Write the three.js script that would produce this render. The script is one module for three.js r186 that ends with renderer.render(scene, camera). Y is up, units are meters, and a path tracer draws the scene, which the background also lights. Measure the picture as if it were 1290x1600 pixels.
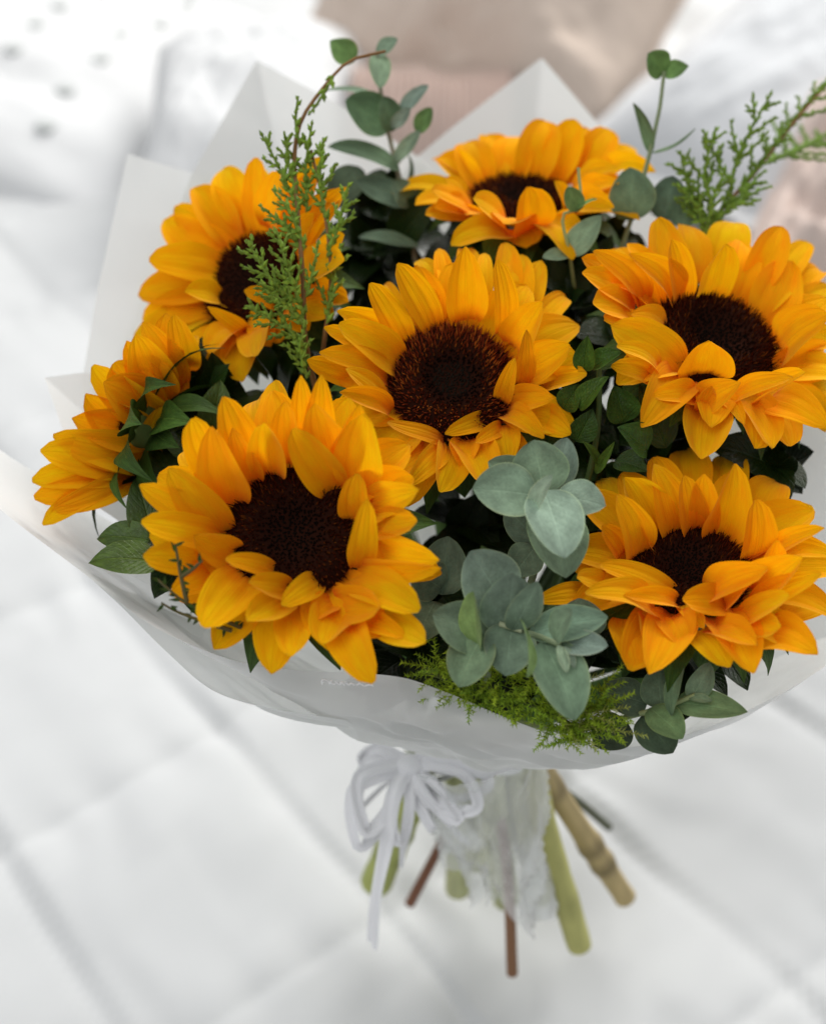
import * as THREE from 'three';
import { mergeGeometries } from 'three/addons/utils/BufferGeometryUtils.js';
import { RectAreaLightUniformsLib } from 'three/addons/lights/RectAreaLightUniformsLib.js';

// ---------------------------------------------------------------- camera, light, exposure
const FOV = 42, PITCH = 42 * Math.PI / 180, CAM = new THREE.Vector3(0, 0.62, 0.38);
const scene = new THREE.Scene();
const camera = new THREE.PerspectiveCamera(FOV, 1290 / 1600, 0.02, 30);
camera.position.copy(CAM);
camera.rotation.set(-PITCH, 0, 0);
camera.focus = 0.497;
camera.userData.fStop = 4.7;
scene.add(camera);
const renderer = new THREE.WebGLRenderer({ antialias: true });
renderer.toneMapping = THREE.LinearToneMapping;
renderer.toneMappingExposure = 1.0;
renderer.shadowMap.enabled = true;
scene.background = new THREE.Color(0.35, 0.36, 0.37);
RectAreaLightUniformsLib.init();
function softLamp(name, w, h, power, color, from, to) {
  const l = new THREE.RectAreaLight(color, power, w, h);
  l.name = name; l.position.set(...from); l.lookAt(...to); scene.add(l); return l;
}
softLamp('window_light', 2.7, 2.0, 8.2, new THREE.Color(1.0, 0.985, 0.955), [1.1, 2.1, -2.5], [0.0, 0.15, -0.1]);
softLamp('ceiling_bounce_light', 1.7, 1.7, 1.9, new THREE.Color(0.98, 0.99, 1.0), [-0.75, 1.8, 0.45], [0.0, 0.2, -0.1]);

// ---------------------------------------------------------------- helpers
const V = (x, y, z) => new THREE.Vector3(x, y, z);
const SC = Math.tan(FOV * Math.PI / 360) / 800;                    // width of one photograph pixel at one metre
const RT = V(1, 0, 0), UPV = V(0, Math.cos(PITCH), -Math.sin(PITCH)), TO = V(0, Math.sin(PITCH), Math.cos(PITCH)); // right, up, towards the lens
function at(px, py, d) {                                           // a point d metres away along the view
  return CAM.clone().addScaledVector(TO, -d).addScaledVector(RT, (px - 645) * SC * d).addScaledVector(UPV, (800 - py) * SC * d);
}
function ground(px, py, h = 0) {                                   // where a line of sight meets the height h
  const b = (800 - py) * SC;
  return at(px, py, (CAM.y - h) / (Math.sin(PITCH) - b * Math.cos(PITCH)));
}
const dirn = (x, y, z) => V(0, 0, 0).addScaledVector(RT, x).addScaledVector(UPV, y).addScaledVector(TO, z).normalize();
function rng(seed) {
  let a = seed >>> 0;
  return () => { a = (a + 0x6D2B79F5) | 0; let t = Math.imul(a ^ (a >>> 15), 1 | a); t = (t + Math.imul(t ^ (t >>> 7), 61 | t)) ^ t; return ((t ^ (t >>> 14)) >>> 0) / 4294967296; };
}
const mix = (a, b, t) => a + (b - a) * t, clamp = (x, a = 0, b = 1) => Math.min(b, Math.max(a, x));
const sstep = (a, b, x) => { const t = clamp((x - a) / (b - a)); return t * t * (3 - 2 * t); };
function hash2(x, y) { let h = Math.imul(x, 374761393) + Math.imul(y, 668265263); h = Math.imul(h ^ (h >>> 13), 1274126177); return ((h ^ (h >>> 16)) >>> 0) / 4294967296; }
function noise2(x, y) {
  const xi = Math.floor(x), yi = Math.floor(y), fx = x - xi, fy = y - yi, u = fx * fx * (3 - 2 * fx), v = fy * fy * (3 - 2 * fy);
  return mix(mix(hash2(xi, yi), hash2(xi + 1, yi), u), mix(hash2(xi, yi + 1), hash2(xi + 1, yi + 1), u), v) * 2 - 1;
}
const fbm = (x, y, o = 4) => { let s = 0, a = 0.5; for (let k = 0; k < o; k++) { s += a * noise2(x, y); x = x * 2.03 + 7.1; y = y * 2.03 + 3.7; a *= 0.5; } return s; };

const used = {};
function numbered(name) { used[name] = (used[name] ?? -1) + 1; return used[name] ? `${name}_${String(used[name]).padStart(3, '0')}` : name; }
function thing(name, label, category, at0, group) {
  const o = new THREE.Group(); o.name = numbered(name); o.position.copy(at0); scene.add(o);
  o.userData = { label, category }; if (group) o.userData.group = group;
  return o;
}
function part(name, geo, mat, parent, label, origin) {             // geometry in world coordinates, moved into the thing's own
  const top = origin ?? parent.position;
  geo.translate(-top.x, -top.y, -top.z);
  const m = new THREE.Mesh(geo, mat); m.name = name; m.castShadow = m.receiveShadow = true;
  if (label) m.userData.label = label;
  parent.add(m); return m;
}
function grid(nu, nv, fn, colorFn) {                               // fn(u, v) -> Vector3, u and v in 0..1
  const pos = [], uv = [], idx = [], col = [];
  for (let j = 0; j <= nv; j++) for (let i = 0; i <= nu; i++) {
    const p = fn(i / nu, j / nv); pos.push(p.x, p.y, p.z); uv.push(i / nu, j / nv);
    if (colorFn) col.push(...colorFn(i / nu, j / nv));
  }
  for (let j = 0; j < nv; j++) for (let i = 0; i < nu; i++) {
    const a = j * (nu + 1) + i, b = a + 1, c = a + nu + 1, d = c + 1; idx.push(a, b, d, a, d, c);
  }
  const g = new THREE.BufferGeometry();
  g.setAttribute('position', new THREE.Float32BufferAttribute(pos, 3));
  g.setAttribute('uv', new THREE.Float32BufferAttribute(uv, 2));
  if (colorFn) g.setAttribute('color', new THREE.Float32BufferAttribute(col, 3));
  g.setIndex(idx); g.computeVertexNormals(); return g;
}
const PROFILE = {
  petal: (t) => Math.pow(Math.sin(Math.PI * Math.pow(0.10 + 0.90 * t, 0.92)), 0.72),
  round: (t) => Math.pow(Math.max(0, Math.sin(Math.PI * Math.pow(t, 0.86))), 0.56),
  ovate: (t) => Math.pow(Math.max(0, Math.sin(Math.PI * Math.pow(t, 0.72))), 0.75),
  lance: (t) => Math.pow(Math.max(0, Math.sin(Math.PI * Math.pow(t, 0.66))), 1.0),
};
// a leaf or petal from A to B, its upper face towards N
function blade(A, B, N, W, o = {}) {
  const { prof = 'petal', bend = 0, tip = 0, cup = 0, pleat = 0, ruffle = 0, twist = 0, fold = 0, nu = 8, nv = 12, tint = [1, 1, 1], base = null, phase = 0, skew = 0 } = o;
  const T = B.clone().sub(A), L = T.length(); T.normalize();
  const S = T.clone().cross(N); if (S.lengthSq() < 1e-8) S.copy(T).cross(V(0.3, 0.8, 0.5)); S.normalize();
  const M = S.clone().cross(T).normalize(), f0 = PROFILE[prof], ex = o.ex ?? 1, f = (t) => Math.pow(f0(t), ex);
  return grid(nu, nv, (u, v) => {
    const s = u * 2 - 1, t = v, w = Math.max(0.00012, f(Math.min(t, 0.9985)) * W / 2), a = twist * (t - 0.2), ca = Math.cos(a), sa = Math.sin(a);
    const k = Math.max(0, (t - 0.55) / 0.45);
    let x = s * w + skew * L * t * (1 - t), y = cup * w * s * s + fold * w * Math.abs(s) + pleat * W * Math.cos(s * 7.5) * Math.sin(Math.PI * Math.min(1, t * 1.05)) + ruffle * W * Math.sin(t * 9 + phase + s * 1.3) * s * s;
    const p = A.clone().addScaledVector(T, L * t);
    p.addScaledVector(S, x * ca - y * sa).addScaledVector(M, x * sa + y * ca + bend * L * 4 * t * (1 - t) + tip * L * k * k);
    return p;
  }, (u, v) => { const m = base ? base(u * 2 - 1, v) : [1, 1, 1]; return [tint[0] * m[0], tint[1] * m[1], tint[2] * m[2]]; });
}
function tube(pts, rad, seg = 24, rs = 8, closedCurve = false) {    // tapered tube with closed ends; rad(t)
  const c = new THREE.CatmullRomCurve3(pts, closedCurve, 'centripetal'), fr = c.computeFrenetFrames(seg, closedCurve), g = [];
  const P = []; for (let j = 0; j <= seg; j++) P.push(c.getPointAt(j / seg));
  const fn = (u, v) => {
    const k = Math.round(v * (seg + 4)), j = clamp(k - 2, 0, seg), cap = k === 0 || k === seg + 4, r = cap ? 1e-5 : rad(j / seg), a = u * Math.PI * 2;
    return P[j].clone().addScaledVector(fr.normals[j], Math.cos(a) * r).addScaledVector(fr.binormals[j], Math.sin(a) * r);
  };
  return grid(rs, seg + 4, fn);
}
function paint(geo, fn) {                                          // vertex colours from position
  const p = geo.attributes.position, c = [];
  for (let i = 0; i < p.count; i++) c.push(...fn(p.getX(i), p.getY(i), p.getZ(i), i));
  geo.setAttribute('color', new THREE.Float32BufferAttribute(c, 3)); return geo;
}

// ---------------------------------------------------------------- textures and materials
function tex(w, h, fn, srgb = true) {
  const d = new Uint8Array(w * h * 4);
  for (let y = 0; y < h; y++) for (let x = 0; x < w; x++) {
    const c = fn(x / w, y / h); for (let k = 0; k < 3; k++) d[(y * w + x) * 4 + k] = clamp(c[k]) * 255; d[(y * w + x) * 4 + 3] = 255;
  }
  const t = new THREE.DataTexture(d, w, h); t.magFilter = t.minFilter = THREE.LinearFilter; t.wrapS = t.wrapT = THREE.RepeatWrapping;
  if (srgb) t.colorSpace = THREE.SRGBColorSpace; t.needsUpdate = true; return t;
}
const gray = (v) => [v, v, v];
const petalMap = tex(128, 256, (u, v) => {
  const s = fbm(u * 26, v * 2.2, 3) * 0.5 + fbm(u * 60 + 9, v * 3, 2) * 0.3, b = fbm(u * 5 + 3, v * 5, 3), r = sstep(0.3, 0, v);
  return [0.995 - r * 0.02 + s * 0.02, 0.95 + s * 0.085 + b * 0.08 - r * 0.13, 0.85 + s * 0.15];
});
const petalBump = tex(128, 256, (u, v) => gray(0.5 + 0.5 * Math.cos(u * Math.PI * 2 * 5) * 0.45 + fbm(u * 34, v * 2.2, 3) * 0.45), false);
const leafMap = tex(256, 256, (u, v) => {
  const s = Math.abs(u * 2 - 1), mid = Math.exp(-((s / 0.035) ** 2)), q = (v * 9 - s * 3.2) % 1, side = Math.exp(-(((((q + 1) % 1) - 0.5) / 0.07) ** 2)) * 0.35 * (1 - s * 0.4);
  const edge = sstep(0.955, 1.0, s), n = fbm(u * 7, v * 7, 4) * 0.16 + fbm(u * 40, v * 40, 2) * 0.07, k = 0.80 + n + mid * 0.17 + side * 0.10 + edge * 0.14;
  return [k + edge * 0.06 + mid * 0.05, k, k - edge * 0.03];
});
const leafBump = tex(256, 256, (u, v) => {
  const s = Math.abs(u * 2 - 1), mid = Math.exp(-((s / 0.05) ** 2)), q = (v * 9 - s * 3.2) % 1, side = Math.exp(-(((((q + 1) % 1) - 0.5) / 0.1) ** 2));
  return gray(0.55 - mid * 0.35 - side * 0.16 + fbm(u * 18, v * 18, 3) * 0.2);
}, false);
const waxMap = tex(256, 256, (u, v) => {                           // eucalyptus: bloom, faint midrib, pale rim
  const s = Math.abs(u * 2 - 1), mid = Math.exp(-((s / 0.025) ** 2)) * sstep(0.95, 0.2, v), edge = sstep(0.955, 0.99, s), n = fbm(u * 4, v * 4, 4) * 0.18 + fbm(u * 30, v * 30, 3) * 0.07;
  const sp = Math.max(0, fbm(u * 60, v * 60, 2) - 0.42) * -0.5, k = 0.82 + n + mid * 0.13 + edge * 0.16 + sp;
  return [k + edge * 0.05, k + edge * 0.02, k - edge * 0.05];
});
const weaveBump = tex(256, 256, (u, v) => gray(0.5 + 0.2 * Math.sin(u * Math.PI * 128) + 0.2 * Math.sin(v * Math.PI * 128) + fbm(u * 12, v * 12, 4) * 0.4), false);
const phys = (o) => new THREE.MeshPhysicalMaterial({ side: THREE.DoubleSide, ...o });
const lin = (r, g, b) => new THREE.Color().setRGB(r, g, b);
const M = {
  petal: phys({ color: lin(1.0, 0.53, 0.003), map: petalMap, bumpMap: petalBump, bumpScale: 0.0003, vertexColors: true, roughness: 1, specularIntensity: 0.12, transmission: 0.40, thickness: 0 }),
  disc: phys({ color: lin(0.022, 0.007, 0.004), roughness: 1, specularIntensity: 0.05 }),
  floret: phys({ color: lin(1, 1, 1), vertexColors: true, roughness: 1, specularIntensity: 0.04 }),
  bract: phys({ color: lin(0.075, 0.15, 0.022), map: leafMap, bumpMap: leafBump, bumpScale: 0.0006, vertexColors: true, roughness: 0.6, specularIntensity: 0.4 }),
  calyx: phys({ color: lin(0.10, 0.17, 0.04), roughness: 0.7 }),
  stem: phys({ color: lin(1, 1, 1), vertexColors: true, roughness: 0.6, specularIntensity: 0.4 }),
  eucalyptus: phys({ color: lin(0.315, 0.42, 0.305), map: waxMap, vertexColors: true, bumpMap: leafBump, bumpScale: 0.00025, roughness: 0.92, specularIntensity: 0.5, sheen: 0.4, sheenColor: lin(0.6, 0.75, 0.75), sheenRoughness: 0.5, transmission: 0.10, thickness: 0 }),
  leaf: phys({ color: lin(0.062, 0.115, 0.018), map: leafMap, vertexColors: true, bumpMap: leafBump, bumpScale: 0.0008, roughness: 0.42, specularIntensity: 0.55 }),
  scale: phys({ color: lin(1, 1, 1), vertexColors: true, roughness: 0.65, specularIntensity: 0.35 }),
  wrap: phys({ color: lin(0.90, 0.91, 0.895), roughness: 0.84, specularIntensity: 0.7, transmission: 0.52, thickness: 0 }),
  wrapPrint: phys({ color: lin(0.92, 0.92, 0.92), roughness: 0.5 }),
  film: phys({ color: lin(0.97, 0.98, 0.975), roughness: 0.16, transmission: 0.60, specularIntensity: 1, clearcoat: 0.8, clearcoatRoughness: 0.12, thickness: 0, ior: 1.45 }),
  ribbon: phys({ color: lin(0.90, 0.90, 0.915), roughness: 0.45, specularIntensity: 0.6, sheen: 0.4, sheenColor: lin(1, 1, 1), sheenRoughness: 0.4 }),
  quilt: phys({ color: lin(0.60, 0.608, 0.612), roughness: 0.9, specularIntensity: 0.3, sheen: 0.3, sheenColor: lin(1, 1, 1), sheenRoughness: 0.5 }),
  white: phys({ color: lin(0.69, 0.695, 0.70), roughness: 0.95, specularIntensity: 0.2 }),
  dot: phys({ color: lin(0.50, 0.52, 0.51), roughness: 0.95, specularIntensity: 0.2 }),
  beige: phys({ color: lin(0.66, 0.55, 0.47), roughness: 0.95, specularIntensity: 0.2 }),
  greyCotton: phys({ color: lin(0.62, 0.63, 0.645), roughness: 0.95, specularIntensity: 0.2 }),
  knit: phys({ color: lin(0.60, 0.49, 0.44), roughness: 1, specularIntensity: 0.1 }),
};

// ---------------------------------------------------------------- the bed: quilt
{
  const w0 = -0.0054, dw = 0.141, v0 = -0.018, dv = 0.163;
  const seam = (x, o, d) => { const q = (x - o) / d; return (q - Math.round(q)) * d; };
  const height = (x, z) => {
    const wx = x + 0.006 * noise2(x * 9, z * 9), wz = z + 0.006 * noise2(x * 9 + 40, z * 9);
    const a = seam(wx * 0.79 - wz * 0.61, w0, dw), b = seam(wx * 0.61 + wz * 0.79, v0, dv);
    const pa = 1 - Math.exp(-Math.abs(a) / 0.011), pb = 1 - Math.exp(-Math.abs(b) / 0.008);
    const amp = 0.75 + 0.4 * noise2(wx * 11, wz * 11);
    const lift = amp * (0.0066 * (a > 0 ? 0.5 * Math.exp(-a / 0.008) + 0.5 * Math.exp(-a / 0.045) : sstep(-0.0055, 0.0012, a)) - 0.0022 * Math.exp(-(((a + 0.0065) / 0.004) ** 2))); // a stitched fold stands along each long seam
    const puck = Math.exp(-Math.abs(b) / 0.03) * Math.sin((wx * 0.79 - wz * 0.61) * 150 + noise2(x * 20, z * 20) * 3) * 0.0012 + 0.0035 * (0.5 - Math.abs(fbm(wx * 7 - wz * 5 + 11, wx * 3 + wz * 3.5, 3)) * 2) * sstep(0.5, 0.9, Math.abs(noise2(wx * 6 + 5, wz * 6)) * 1.6);
    return 0.0032 * pb + 0.009 * (1 - Math.exp(-Math.abs(a) / 0.04)) * (0.5 + 0.5 * (1 - Math.exp(-Math.abs(b) / 0.04))) + lift + puck + 0.013 * fbm(x * 5 + 3, z * 5, 3) + 0.0045 * fbm(x * 16 + z * 9, z * 7 - x * 4, 3) - 0.022;
  };
  const X0 = -1.5, X1 = 1.5, Z0 = -2.2, Z1 = 0.5, g = grid(460, 420, (u, v) => {
    const z = mix(Z1, Z0, Math.pow(v, 1.7)), su = u * 2 - 1, x = 1.5 * Math.sign(su) * Math.pow(Math.abs(su), 1.7);
    return V(x, height(x, z), z);
  });
  const o = thing('quilt', 'white quilted bedspread with diamond stitching spread under the whole bouquet', 'bedspread', V(0, 0, 0));
  part('cover', g, M.quilt, o);
}

// ---------------------------------------------------------------- pillows and blankets behind
function pillowGeo(w, h, d, seed, nu = 56, wr = 0.012, square = 3.2) { // soft cushion: corners stand out, middle is full
  const f = (side) => grid(nu, nu, (u, v) => {
    const a = u * 2 - 1, b = v * 2 - 1;
    const k = Math.pow(clamp(1 - Math.pow(Math.abs(a), square)), 0.55) * Math.pow(clamp(1 - Math.pow(Math.abs(b), square)), 0.55);
    const pin = 1 - 0.07 * (1 - Math.abs(a)) * b * b, pin2 = 1 - 0.07 * (1 - Math.abs(b)) * a * a;
    const n = wr * fbm(a * 2.5 + seed, b * 2.5 + side * 9 + seed, 4) * (0.3 + k);
    return V(a * w / 2 * pin2, b * h / 2 * pin, side * (d / 2 * k) + n * (k > 0.02 ? 1 : 0));
  });
  const A = f(1), B = f(-1); B.index.array.reverse(); B.computeVertexNormals();
  return mergeGeometries([A, B]);
}
function cornerFrame(K, X, Y) {                                     // a cushion laid between three of its corners
  const x = X.clone().sub(K), y0 = Y.clone().sub(K), w = x.length(); x.normalize();
  const z = x.clone().cross(y0).normalize(), y = z.clone().cross(x), h = y0.dot(y), c = K.clone().lerp(X, 0.5).addScaledVector(y, h / 2);
  return { w, h, c, x, y, z, m: new THREE.Matrix4().makeBasis(x, y, z).setPosition(c) };
}
function pillow(name, label, cat, corners, d, mat, seed, wr, flange, sink = 0) {
  const F = cornerFrame(...corners.map((p) => at(...p).add(V(0, -sink, 0)))), { w, h } = F, o = thing(name, label, cat, F.c);
  part('cover', pillowGeo(w, h, d, seed, 64, wr).applyMatrix4(F.m), mat, o);
  const edge = [];
  for (let k = 0; k < 80; k++) {
    const s = k / 80 * 4, e = Math.floor(s), f = (s - e) * 2 - 1, [a, b] = [[f, -1], [1, f], [-f, 1], [-1, -f]][e];
    edge.push(V(a * w / 2 * (1 - 0.07 * (1 - Math.abs(b)) * a * a), b * h / 2 * (1 - 0.07 * (1 - Math.abs(a)) * b * b), 0));
  }
  if (flange) part('flange', grid(160, 3, (u, v) => { const i = u * 80, p = edge[Math.floor(i) % 80].clone().lerp(edge[(Math.floor(i) + 1) % 80], i % 1), r = p.clone().normalize(); return p.addScaledVector(r, v * flange - 0.006).add(V(0, 0, 0.0015 * Math.sin(i * 1.3) * v)); }).applyMatrix4(F.m), M.white, o);
  else part('piping', tube(edge, () => 0.004, 160, 6, true).applyMatrix4(F.m), mat, o);
  return [o, F];
}
{
  const [p, F] = pillow('dotted_pillow', 'white pillow printed with small grey dots behind the bouquet at upper left', 'pillow', [[165, 300, 1.25], [462, 0, 1.62], [-230, -230, 1.95]], 0.13, M.white, 3, 0.016, 0, 0.034), R = rng(5);
  for (let i = -4; i <= 4; i++) for (let j = -4; j <= 4; j++) {
    const a = (i + (j & 1) * 0.5) * 0.27 + (R() - 0.5) * 0.04, b = j * 0.24 + (R() - 0.5) * 0.04; if (Math.abs(a) > 0.9 || Math.abs(b) > 0.9) continue;
    const k = Math.pow(1 - Math.pow(Math.abs(a), 3.2), 0.55) * Math.pow(1 - Math.pow(Math.abs(b), 3.2), 0.55), hz = 0.065 * k + 0.016 * fbm(a * 2.5 + 3, b * 2.5 + 12, 4) * (0.3 + k);
    part('dot', new THREE.SphereGeometry(0.0105, 14, 8).scale(1, 1, 0.25).translate(a * F.w / 2 * (1 - 0.07 * (1 - Math.abs(b)) * a * a), b * F.h / 2 * (1 - 0.07 * (1 - Math.abs(a)) * b * b), hz + 0.0015).applyMatrix4(F.m), M.dot, p);
  }
  pillow('white_pillow', 'plain bright white pillow lying flat behind the upper left of the wrapping', 'pillow', [[205, 350, 1.17], [570, 330, 1.17], [240, 75, 1.38]], 0.12, M.white, 11, 0.010);
  pillow('beige_cushion', 'large beige cushion leaning at the back above the bouquet', 'cushion', [[440, 120, 1.42], [945, 268, 1.30], [440, -330, 1.58]], 0.22, M.beige, 23, 0.03);
  pillow('grey_white_pillow', 'grey-white cotton pillow with a white flange behind the cypress sprig at upper right', 'pillow', [[905, 235, 1.24], [1205, 340, 1.12], [1040, -110, 1.46]], 0.10, M.greyCotton, 31, 0.008, 0.030);
  pillow('pink_blanket', 'pale pink beige blanket bunched at the right edge behind the bouquet', 'blanket', [[1130, 480, 1.04], [1560, 560, 0.98], [1235, 130, 1.22]], 0.10, M.knit, 47, 0.045);
}
{ // rib-knit blanket under the cushion
  const K = at(540, 300, 1.17), X = at(800, 310, 1.17), Y = at(560, 120, 1.34), o = thing('knit_blanket', 'dusty pink rib knit blanket folded below the beige cushion', 'blanket', K.clone());
  const ux = X.clone().sub(K), uy = Y.clone().sub(K), nz = ux.clone().cross(uy).normalize();
  part('fold', grid(330, 24, (u, v) => K.clone().addScaledVector(ux, u).addScaledVector(uy, v).addScaledVector(nz, 0.0045 * Math.cos(u * Math.PI * 2 * 22) + 0.05 * Math.sin(v * Math.PI) + 0.008 * fbm(u * 5, v * 4, 3))), M.knit, o);
}

// ---------------------------------------------------------------- wrapping
const TIE = at(742, 1118, 0.602);
const WRAP = thing('bouquet_wrapping', 'frosted white translucent florist paper wrapped around all the flowers', 'wrapping paper', TIE.clone());
function sheetFn(rim, o = {}) {                                     // surface from the tie out and up to a rim; a rim point is [px, py, depth, bulge]
  const { r0 = 0.022, wave = 0.0025, seed = 1, sharp = false, folds = 0 } = o;
  const pts = rim.map(([x, y, d]) => at(x, y, d)), bul = rim.map((p) => p[3] ?? o.bulge ?? 0.02), N = pts.length;
  const lens = [0]; for (let i = 1; i < N; i++) lens.push(lens[i - 1] + pts[i].distanceTo(pts[i - 1]));
  const crv = new THREE.CatmullRomCurve3(pts, false, 'centripetal');
  return (u, v) => {
    let i, f, P;
    if (sharp) { const l = u * lens[N - 1]; i = 1; while (i < N - 1 && lens[i] < l) i++; f = clamp((l - lens[i - 1]) / (lens[i] - lens[i - 1])); i--; P = pts[i].clone().lerp(pts[i + 1], f); }
    else { const q = u * (N - 1); i = Math.min(N - 2, Math.floor(q)); f = q - i; P = crv.getPoint(u); }
    const bu = mix(bul[i], bul[i + 1], f), rad = V(P.x - TIE.x, 0, P.z - TIE.z); rad.normalize();
    const A = TIE.clone().addScaledVector(rad, r0), D = P.clone().sub(A), C = A.clone().addScaledVector(D, 0.55), dl = V(rad.x * D.y, -Math.hypot(D.x, D.z), rad.z * D.y).normalize();
    C.addScaledVector(dl, bu * 2);
    const q = A.multiplyScalar((1 - v) ** 2).addScaledVector(C, 2 * v * (1 - v)).addScaledVector(P, v * v), az = Math.atan2(rad.z, rad.x);
    q.addScaledVector(rad, wave * Math.sin(v * Math.PI) * (Math.sin(az * 11 + seed + v * 2) + 0.5 * Math.sin(az * 23 + seed * 3 - v * 3)) * (1.2 - v));
    const ln = fbm(az * 2.2 + seed * 5 + v * 2, v * 6.5 - az * 1.2, 2);               // long creases running round the film
    return q.addScaledVector(dl, (folds * (Math.abs(ln) - 0.15) + 0.0005 * Math.abs(fbm(az * 14 + v * 6, v * 9 + seed, 2))) * sstep(1.02, 0.8, v));
  };
}
function sheet(rim, o, label) { const f = sheetFn(rim, o); return [part('paper_sheet', grid(o.nu ?? 160, 48, f), M.wrap, WRAP, label), f]; }
const frontRim = [[-220, 560, 0.545, 0.004], [-110, 690, 0.530, 0.004], [0, 795, 0.515, 0.003], [130, 895, 0.502, 0.002], [235, 975, 0.493, 0.002], [325, 1018, 0.487, 0.006], [400, 1040, 0.482, 0.010], [480, 1048, 0.479, 0.012], [543, 1051, 0.477, 0.012], [630, 1059, 0.476, 0.012], [700, 1083, 0.476, 0.011], [800, 1125, 0.478, 0.009], [900, 1158, 0.482, 0.008], [1000, 1166, 0.486, 0.008], [1140, 1122, 0.492, 0.010], [1290, 1040, 0.505, 0.011], [1420, 930, 0.525, 0.012]];
const [, frontFn] = sheet(frontRim, { nu: 260, wave: 0.0009, seed: 2, folds: 0.007 });
sheet([[120, 884, 0.505], [190, 948, 0.502], [258, 1016, 0.503], [335, 1080, 0.508], [430, 1108, 0.508], [540, 1125, 0.512]], { nu: 120, seed: 7, wave: 0.002, bulge: 0.003, folds: 0.005 });
sheet([[170, 760, 0.590], [128, 600, 0.602], [152, 456, 0.614], [200, 240, 0.635], [300, 270, 0.645], [420, 305, 0.65], [520, 360, 0.65]], { sharp: true, seed: 4, bulge: 0.004, wave: 0.001 });
sheet([[150, 790, 0.548], [108, 700, 0.553], [70, 590, 0.566], [130, 582, 0.574], [240, 600, 0.585]], { sharp: true, seed: 14, bulge: 0.002, wave: 0.001 });
sheet([[150, 640, 0.62], [300, 272, 0.640], [401, 94, 0.655], [545, 172, 0.662], [660, 250, 0.668], [760, 340, 0.668]], { sharp: true, seed: 5, bulge: 0.03, wave: 0.001 });
sheet([[520, 420, 0.66], [640, 255, 0.668], [705, 200, 0.672], [846, 90, 0.680], [936, 196, 0.674], [1010, 330, 0.664], [1180, 430, 0.64], [1420, 520, 0.60]], { sharp: true, seed: 6, bulge: 0.03, wave: 0.001 });
sheet([[1010, 420, 0.655], [1200, 560, 0.62], [1330, 690, 0.59], [1400, 830, 0.55], [1420, 930, 0.53]], { seed: 9, bulge: 0.025, wave: 0.002 });

// ---------------------------------------------------------------- sunflowers
const amber = (R) => { const k = 0.90 + R() * 0.14; return [k, k * (0.88 + R() * 0.27), 1]; };
function stemGeo(pts, r0, r1, c0, c1, bumpy = 0, seed = 1) {        // c0 near the head, c1 at the cut end
  const R = rng(seed), knots = [R(), R(), R()].map((x) => 0.5 + x * 0.42);
  const g = tube(pts, (t) => mix(r0, r1, t) * (1 + bumpy * (Math.max(...knots.map((k) => Math.exp(-(((t - k) / 0.008) ** 2)))) * 0.2 + 0.07 * noise2(t * 40, seed))), 48, 12);
  const n = g.attributes.position.count, rows = n / 13, c = [];
  for (let i = 0; i < n; i++) { const row = Math.floor(i / 13), cut = row >= rows - 2 ? 1.25 : 1, t = clamp((row - 2) / (rows - 5)), m = sstep(0.35, 0.7, t), str = 0.86 + 0.28 * hash2(i % 13, seed * 7), d = cut * str * (0.9 + 0.2 * hash2(i, seed) - 0.5 * bumpy * Math.max(...knots.map((k) => Math.exp(-(((t - k) / 0.012) ** 2))))); for (let k = 0; k < 3; k++) c.push(mix(c0[k], c1[k], m) * d); }
  g.setAttribute('color', new THREE.Float32BufferAttribute(c, 3)); return g;
}
const GREEN = [0.10, 0.19, 0.05], PALE = [0.50, 0.52, 0.28], TAN = [0.50, 0.39, 0.19], BROWN = [0.20, 0.11, 0.06];
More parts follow.
